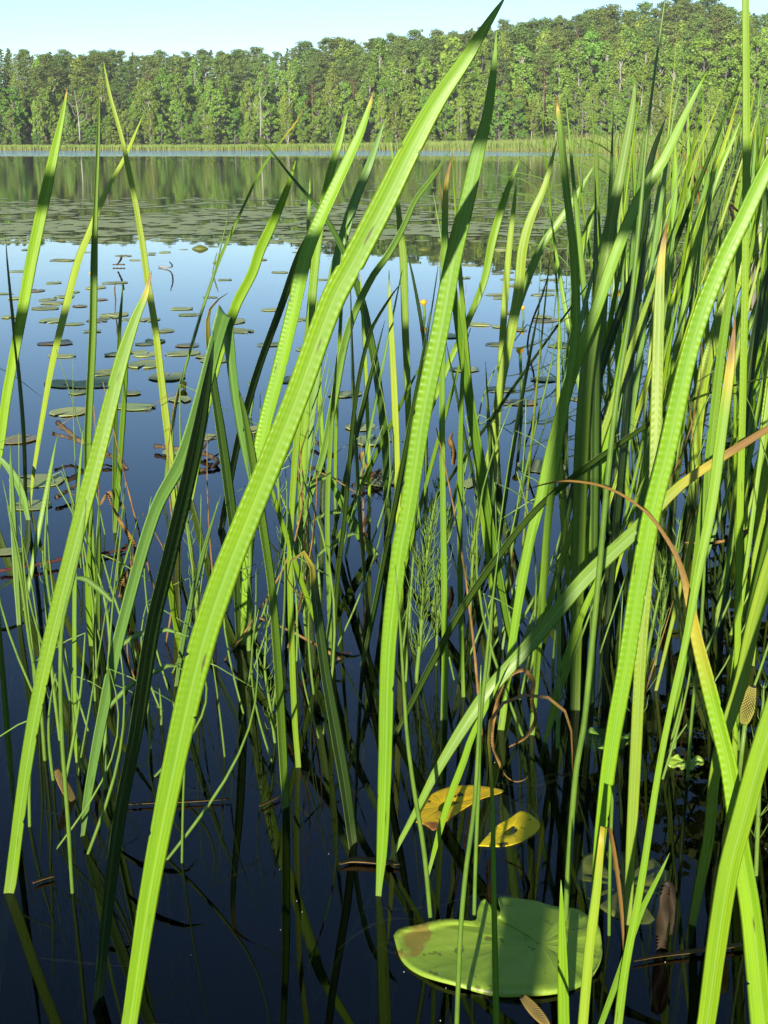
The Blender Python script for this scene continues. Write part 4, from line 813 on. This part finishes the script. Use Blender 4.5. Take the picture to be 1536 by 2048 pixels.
for i in range(54):
    px = 1060 + 520*random.random()**.75; py = random.uniform(430, 640); Y = water(px, py).y
    reed_plant(px, py, random.uniform(.45, .80)*(1+.03*Y), random.gauss(.10, .22), 'thin arching reed grass behind the dense right stand', 'thin reeds behind the right stand', random.randint(3, 6))
reed_plant(210, 1578, .26, .12, 'small grass with arching side leaves between the left leaves and broadest leaf', 'small grasses', 3)
reed_plant(640, 1210, .22, -.2, 'small light grass behind the shaded curled leaf', 'small grasses', 3)

# ------------------------------------------------------------------ withered leaves, seed cones, twigs
def ribbon(name, pts, mat, label, cat='dry leaf', Y=None, roll=0., waterline=False, group='withered leaves'):
    Yb = Y or water(pts[0][0], pts[0][1]).y; P = []
    for x, y, w in pts:
        p = water(x, y, .003) if waterline else at(x, y, Yb); P.append([*p, w*depth(p)/FPX])
    n = len(pts)*6; Q, s = catmull(P, n); o0 = Vector(P[0][:3]); V, F = [], []; cp = Vector((0, 0, CAM_H)); ph = random.uniform(0, 6)
    for i in range(n):
        p = Vector(Q[i, :3]); T = (Vector(Q[min(i+1, n-1), :3])-Vector(Q[max(i-1, 0), :3])).normalized(); S = T.cross((p-cp).normalized()).normalized(); N = T.cross(S)
        if waterline: S = T.cross(Vector((0, 0, 1))).normalized(); N = Vector((0, 0, 1))
        a = (0 if waterline else roll*math.sin(i*.35+ph)); S, N = S*math.cos(a)+N*math.sin(a), N*math.cos(a)-S*math.sin(a); h = Q[i, 3]/2
        V += [p-S*h-o0+N*h*.35, p-N*h*.35-o0, p+S*h-o0+N*h*.4, p-o0-N*h*.6]
        if i: b = 4*(i-1); F += [(b+j, b+(j+1) % 4, b+4+(j+1) % 4, b+4+j) for j in range(4)]
    F += [(3, 2, 1, 0), tuple(4*(n-1)+j for j in range(4))]
    o = mesh_obj(name, V, F, mat); o.location = o0; return tag(o, label, cat, group)
ribbon('dry_leaf', [(1003,1536,6),(985,1490,8),(988,1439,9),(998,1389,9),(1018,1354,9),(1048,1341,9),(1068,1364,10),(1063,1399,9),(1070,1439,8),(1053,1474,7),(1018,1494,4)], M_DRY, 'brown dry leaf curled into an upright loop above the hooked leaf', Y=1.02, roll=.7)
ribbon('dry_leaf', [(1003,1536,3),(1012,1552,3),(1030,1563,3),(1048,1560,2),(1056,1552,1)], M_DRY, 'thin brown curl hanging below the dry loop', Y=1.02, roll=.5)
ribbon('dry_leaf', [(1322,1900,20),(1325,1850,24),(1328,1800,22),(1334,1768,16),(1342,1775,14),(1345,1830,12),(1342,1870,8)], M_DRYDARK, 'dark brown dead leaf stump standing right of the half sunk pad', roll=.5)
ribbon('dry_leaf', [(240,1195,10),(246,1165,12),(262,1135,10),(268,1100,10),(262,1075,12),(245,1050,9),(228,1020,6),(215,990,3)], M_DRY, 'crumpled brown leaf behind the grey-green snapped leaf', Y=1.55, roll=.9)
ribbon('dry_leaf', [(250,1018,6),(230,1000,12),(218,985,8),(200,1010,5)], M_DRY, 'small pale brown leaf scrap among the floating twigs', Y=1.9, roll=.6)
ribbon('dry_leaf', [(515,1234,4),(585,1264,5),(665,1309,6),(720,1345,6),(752,1370,5)], M_DRY, 'thin orange brown stalk slanting down left of the tall crimped leaf', Y=1.36, roll=.3)
ribbon('dry_leaf', [(665,1309,6),(700,1308,6),(722,1314,5),(715,1326,4),(690,1330,2)], M_DRY, 'small brown loop lying at the thin orange stalk', Y=1.38, roll=.6)
ribbon('dry_leaf', [(1018,1140,8),(1022,1110,14),(1018,1080,12),(1028,1050,7),(1035,1030,2)], M_DRY, 'orange brown withered leaf tip behind the dark sloping leaf', Y=1.7, roll=.7)
ribbon('dry_leaf', [(905,930,8),(908,900,12),(900,880,10),(905,865,3)], M_DRY, 'small orange dry tip right of the tall crimped leaf', Y=1.9, roll=.7)
ribbon('dry_leaf', [(740,960,7),(733,935,10),(722,912,9),(735,905,8),(738,930,4)], M_DRY, 'small folded tan leaf near the pine twig', Y=2.1, roll=.5)
ribbon('dry_leaf', [(680,1728,6),(700,1722,16),(730,1722,20),(770,1726,18),(800,1728,6)], M_DRY, 'flat brown leaf floating behind the foot of the tall crimped leaf', waterline=True)
ribbon('dry_leaf', [(1268,1922,5),(1320,1912,10),(1400,1902,14),(1486,1890,12)], M_DRY, 'long orange brown blade floating right of the largest lily pad', waterline=True)
ribbon('dry_leaf', [(240,1610,4),(300,1606,7),(380,1603,7),(460,1598,4)], M_DRY, 'thin pale blade floating behind the broadest leaf foot', waterline=True)
ribbon('dry_leaf', [(66,1766,6),(85,1758,10),(108,1752,8)], M_DRY, 'small brown leaf scrap floating at lower left', waterline=True)
ribbon('dry_leaf', [(520,1612,4),(545,1600,8),(560,1592,6)], M_DRY, 'small tan scrap floating right of the broadest leaf', waterline=True)
ribbon('dry_leaf', [(1160,1330,0.5),(1170,1000,3),(1182,930,6),(1200,835,5),(1222,850,4),(1240,900,2)], M_DRYDARK, 'thin blackened curled blade in the right stand', Y=1.7, roll=.5)
ribbon('dry_leaf', [(1425,380,4),(1418,350,6),(1405,335,5),(1390,345,5),(1385,400,4)], M_DRY, 'brown hooked dry tip among the reeds at right', Y=4.2, roll=.6)
ribbon('dry_leaf', [(1370,1085,3),(1420,1086,6),(1470,1075,6),(1510,1052,5),(1536,1050,3)], M_DRY, 'brown dry blade arching near the right edge', Y=1.5, roll=.4)
ribbon('dry_leaf', [(1475,470,4),(1466,430,8),(1462,410,7),(1478,425,4)], M_DRYDARK, 'dark hooked withered tip near the vertical ribbon leaf', Y=3.2, roll=.5)
ribbon('dry_leaf', [(1400,440,4),(1398,400,7),(1392,370,6),(1388,345,2)], M_DRY, 'orange withered blade in the reeds above the right stand', Y=4.0, roll=.9)

M_CONE = simple_leaf('seed_cone', (.34, .30, .05), (.22, .22, .04), 30, .6, .05)
M_CONEB = simple_leaf('seed_cone_brown', (.30, .21, .04), (.22, .16, .035), 30, .6, .05)
def spadix(px, py, ang, L_px, w_px, Y, label, mat, stem):
    c = at(px, py, Y); k = depth(c)/FPX; L = L_px*k; w = w_px*k/2; ax = Vector((math.cos(R(ang)), 0, math.sin(R(ang)))); s1 = Vector((0, 1, 0)); s2 = ax.cross(s1)
    e = empty('seed_cone', c); V, F = [], []; n = 14; m = 26
    for i in range(m):
        t = i/(m-1); r = w*math.sin(math.pi*(.07+.86*t))**.6
        for j in range(n):
            an = 2*math.pi*(j+.5*(i % 2))/n; V.append(ax*L*(t-.5) + (s1*math.cos(an)+s2*math.sin(an))*r)
    for i in range(m-1):
        for j in range(n): j2 = (j+1) % n; F.append((i*n+j, i*n+j2, (i+1)*n+j2, (i+1)*n+j))
    F += [tuple(range(n))[::-1], tuple((m-1)*n+j for j in range(n))]
    mesh_obj('cone', V, F, M_DRYDARK, e)
    V2, F2 = [], []
    for i in range(1, m-1, 1):                           # knobbly florets
        for j in range(n):
            p = V[i*n+j]; t = i/(m-1); o = (p - ax*L*(t-.5)).normalized(); q = w*.2; a_ = ax; b_ = o.cross(ax); b = len(V2)
            q *= .9; V2 += [p+a_*q, p+b_*q, p-a_*q, p-b_*q, p+o*q*1.2]; F2 += [(b, b+1, b+4), (b+1, b+2, b+4), (b+2, b+3, b+4), (b+3, b, b+4)]
    f = mesh_obj('florets', V2, F2, mat, e, False); f['kind'] = 'stuff'
    tube_obj('stalk', [([Vector(at(x, y, Y))-c for x, y in stem], [w*.38]*len(stem))], M_HORSE, e, 7)
    tag(e, label, 'seed cone', 'sweet flag seed cones')
spadix(132, 1578, 112, 96, 17, 1.03, 'yellowish brown seed cone beside the round stem at lower left', M_CONEB, [(150,1675),(149,1640),(148,1612)])
spadix(1497, 1410, 82, 84, 25, .95, 'yellow green knobbly seed cone at the right edge', M_CONE, [(1478,1560),(1484,1500),(1490,1448)])
spadix(1070, 2022, 128, 90, 20, .60, 'brown tipped seed cone at the bottom edge below the largest pad', M_CONEB, [(1130,2130),(1110,2085),(1095,2056)])

def twig(paths, label, mat=M_TWIG, z=.012, group='twigs lying in the water'):
    first = water(paths[0][0][0], paths[0][0][1]); e = empty('twig', first)
    for i, pts in enumerate(paths):
        P = []
        for x, y, w, h in pts: p = water(x, y, h); P.append([*(p-first), w*depth(p)/FPX/2])
        Q, _ = catmull(P, len(P)*7); rd = [max(.0004, q[3]*(1+.22*math.sin(k*1.7)+random.gauss(0, .06))) for k, q in enumerate(Q)]
        tube_obj('branch' if i else 'main_stem', [([Vector(q[:3])+Vector((0, 0, random.gauss(0, .0006))) for q in Q], rd)], mat, e, 6)
    tag(e, label, 'twig', group); return e
twig([[(255,938,6,.0),(240,920,7,.01),(165,885,9,.03),(135,862,10,.05),(116,846,11,.06)], [(165,885,6,.03),(135,875,6,.03),(103,866,6,.04)], [(240,920,5,.01),(215,912,4,.01),(200,910,3,.01)]], 'brown forked twig sticking up from the water at the left')
twig([[(310,892,9,.01),(340,895,8,.012),(400,905,9,.01),(436,923,8,.008),(410,938,7,.004),(378,945,6,.0)], [(400,905,4,.01),(420,880,4,.02),(440,868,3,.02)]], 'blackish bent twig floating behind the snapped leaf')
twig([[(610,868,6,.012),(640,890,7,.01),(672,914,7,.0)], [(592,942,6,.008),(620,938,7,.01),(648,926,6,.008)]], 'thin brown twigs floating left of the tall crimped leaf')
twig([[(112,996,8,.01),(140,978,7,.015),(156,968,5,.02)], [(130,984,4,.012),(150,990,3,.01)]], 'short dark twig floating beside the long left leaf')
twig([[(0,1141,7,.006),(60,1131,7,.008),(125,1119,7,.008),(190,1109,6,.006),(255,1098,4,.004)]], 'straight red stick floating at the left edge', M_REDTWIG)
p = twig([[(704,972,6,.01),(735,955,6,.015),(760,940,6,.02)]], 'pine twig with withered needles floating near centre')
first = water(704, 972)
tube_obj('needles', [([water(735+random.uniform(-12, 25), 950+random.uniform(-8, 8), .015)-first, water(740+random.uniform(-40, 55), 985+random.uniform(-45, 40), .0)-first + Vector((0, 0, random.uniform(0, .02)))], [.0007, .0003]) for _ in range(36)], M_DRY, p, 4)['kind'] = 'stuff'
twig([[(235,528,3,.02),(241,520,4,.05),(243,513,4,.08)], [(225,529,3,.01),(250,529,3,.01)]], 'tiny dark stub poking out of open water at left')
twig([[(318,533,3,.005),(340,535,3,.01),(344,530,3,.04),(338,523,2,.07)]], 'tiny pale stub standing in open water left of centre', M_WOOD)

# thin dark and green water stems on open water
for i, (pts, lb) in enumerate((
  ([(230,625,2),(231,600,3),(229,580,3),(231,565,1)], 'tiny dry flower stem beside the short upright leaf'),
  ([(425,545,2),(431,515,3),(434,505,1)], 'tiny stalk near the small lily bud'),
  ([(1072,800,3),(1066,740,4),(1055,700,4),(1062,650,4),(1085,590,4),(1097,545,1)], 'dark bent bare stalk over the water right of centre'),
  ([(600,450,2),(587,432,2),(586,415,1)], 'tiny stalk at the far raft before centre'),
  ([(500,835,5),(506,790,6),(500,768,5),(495,762,2)], 'short green hooked stalk beside the snapped fold'),
  ([(880,540,2),(884,470,3),(886,455,1)], 'short thin stalk behind the tall crimped leaf'))):
    px_tube('water_stalk', pts, M_RUSH if i not in (0, 2) else M_TWIG, lb, 'stalk', group='thin stalks over the water', sides=5)

# sunken leaves and floating specks
for i in range(26):
    px, py = random.uniform(40, 1500), random.uniform(1350, 2040); L = random.uniform(60, 200); an = random.uniform(-.6, .6); c = random.uniform(-30, 30)
    pts = [(px+L*(t-.5)*math.cos(an), py+L*(t-.5)*math.sin(an)*.6+c*math.sin(math.pi*t), 9*math.sin(math.pi*(.1+.85*t))) for t in (0, .25, .5, .75, 1)]
    o = ribbon('sunken_leaf', pts, M_DRY, 'dim brown blade sunk under the dark water', 'dry leaf', waterline=True, group='sunken blades'); o.location.z -= random.uniform(.008, .06)
V = []
for i in range(36):
    p = water(random.uniform(-20, 1560), random.uniform(1000, 2050)**1.0); r = random.uniform(.0002, .0004); 
    V += [(p.x-r, p.y-r, .0008), (p.x+r, p.y-r, .0008), (p.x+r*.7, p.y+r, .0012), (p.x-r*.8, p.y+r*.8, .001)]
g = NT('pollen'); M_POLLEN = g.leafy(rgb(.5, .5, .45), .7, .2, 0)
tag(link('floating_specks', np_mesh('floating_specks', V, 4, M_POLLEN)), 'tiny pale specks floating on the dark water', 'specks', kind='stuff')

# ------------------------------------------------------------------ wood: post at right, jetty rail behind the camera
def box(name, c, s, mat, parent, bev=.006, rot=0.):
    x, y, z = [k/2 for k in s]; b = min(bev, x*.5, y*.5, z*.5); V = []; 
    for zz, i in ((-z, b), (-z+b, 0), (z-b, 0), (z, b)): V += [(-x+i, -y+i, zz), (x-i, -y+i, zz), (x-i, y-i, zz), (-x+i, y-i, zz)]
    F = [(3, 2, 1, 0), (12, 13, 14, 15)] + [(4*r+k, 4*r+(k+1) % 4, 4*r+4+(k+1) % 4, 4*r+4+k) for r in range(3) for k in range(4)]
    o = mesh_obj(name, V, F, mat, parent, False); o.location = c; o.rotation_euler.y = rot; return o
b = water(1524, 452); e = empty('wooden_post', (b.x, b.y, 0)); zt = at(1524, 280, b.y).z
V = []
for z, w in ((-.4, .085), (.0, .08), (zt*.45, .07), (zt*.78, .05), (zt, .034)): V += [(-w, -.03, z), (w, -.03, z), (w*.95, .03, z), (-w*.95, .03, z)]
mesh_obj('post', V, [(4*r+k, 4*r+(k+1) % 4, 4*r+4+(k+1) % 4, 4*r+4+k) for r in range(4) for k in range(4)]+[(16, 17, 18, 19)], M_WOOD, e, False)
box('cap_board', (.04, 0, zt+.011), (.20, .09, .018), M_WOOD, e)
tag(e, 'weathered grey wooden post with a cap board at the right edge', 'post')
e = empty('jetty_railing', (0, -.35, 0))
SLOPE = math.tan(SUN_EL)/math.cos(SUN_AZ)
RZ = .505 + 2.45*SLOPE
box('rail', (-.4, 0, RZ), (3.6, .05, .052), M_WOOD, e)
box('rail', (-.4, 0, .675 + 1.05*SLOPE), (3.6, .05, .044), M_WOOD, e)
box('post', (-.15, -.055, RZ*.5-.03), (.026, .055, RZ+.02), M_WOOD, e)  # added post whose shadow stands in for the person behind the camera
box('post', (-1.7, -.055, RZ*.5-.03), (.055, .055, RZ+.02), M_WOOD, e)
tag(e, 'plain wooden jetty railing behind the viewpoint, with an added shadow-casting post', 'railing')
e = empty('jetty', (0, -1.25, 0))
for i in range(10): box('plank', (0, .72-.16*i, .10+.002*(i % 3)), (4.2, .145, .03), M_WOOD, e)
for x in (-1.6, 1.6):
    for y in (.5, -.5): box('pile', (x, y, -.22), (.09, .09, .6), M_WOOD, e)
tag(e, 'low wooden jetty of cross planks behind the viewpoint', 'jetty')

# ------------------------------------------------------------------ evening air over the lake
hz = NT('lake_air'); pv = hz.new('VolumePrincipled', i_Color=rgb(.93, .96, 1.0), i_Density=HAZE, i_Anisotropy=0.0)
hz.t.links.new(pv.outputs[0], hz.out.inputs['Volume'])
xa, ya, yb_, za, zb_ = 405, -58, 860, -4.2, 48
hv = [(x, y, z) for z in (za, zb_) for x, y in ((-xa, ya), (xa, ya), (xa, yb_), (-xa, yb_))]
hf = [(3, 2, 1, 0), (4, 5, 6, 7)] + [(k, (k+1) % 4, 4+(k+1) % 4, 4+k) for k in range(4)]
tag(mesh_obj('haze', hv, hf, hz.m, smooth=False), 'thin pale evening haze over the lake', 'haze', kind='stuff')
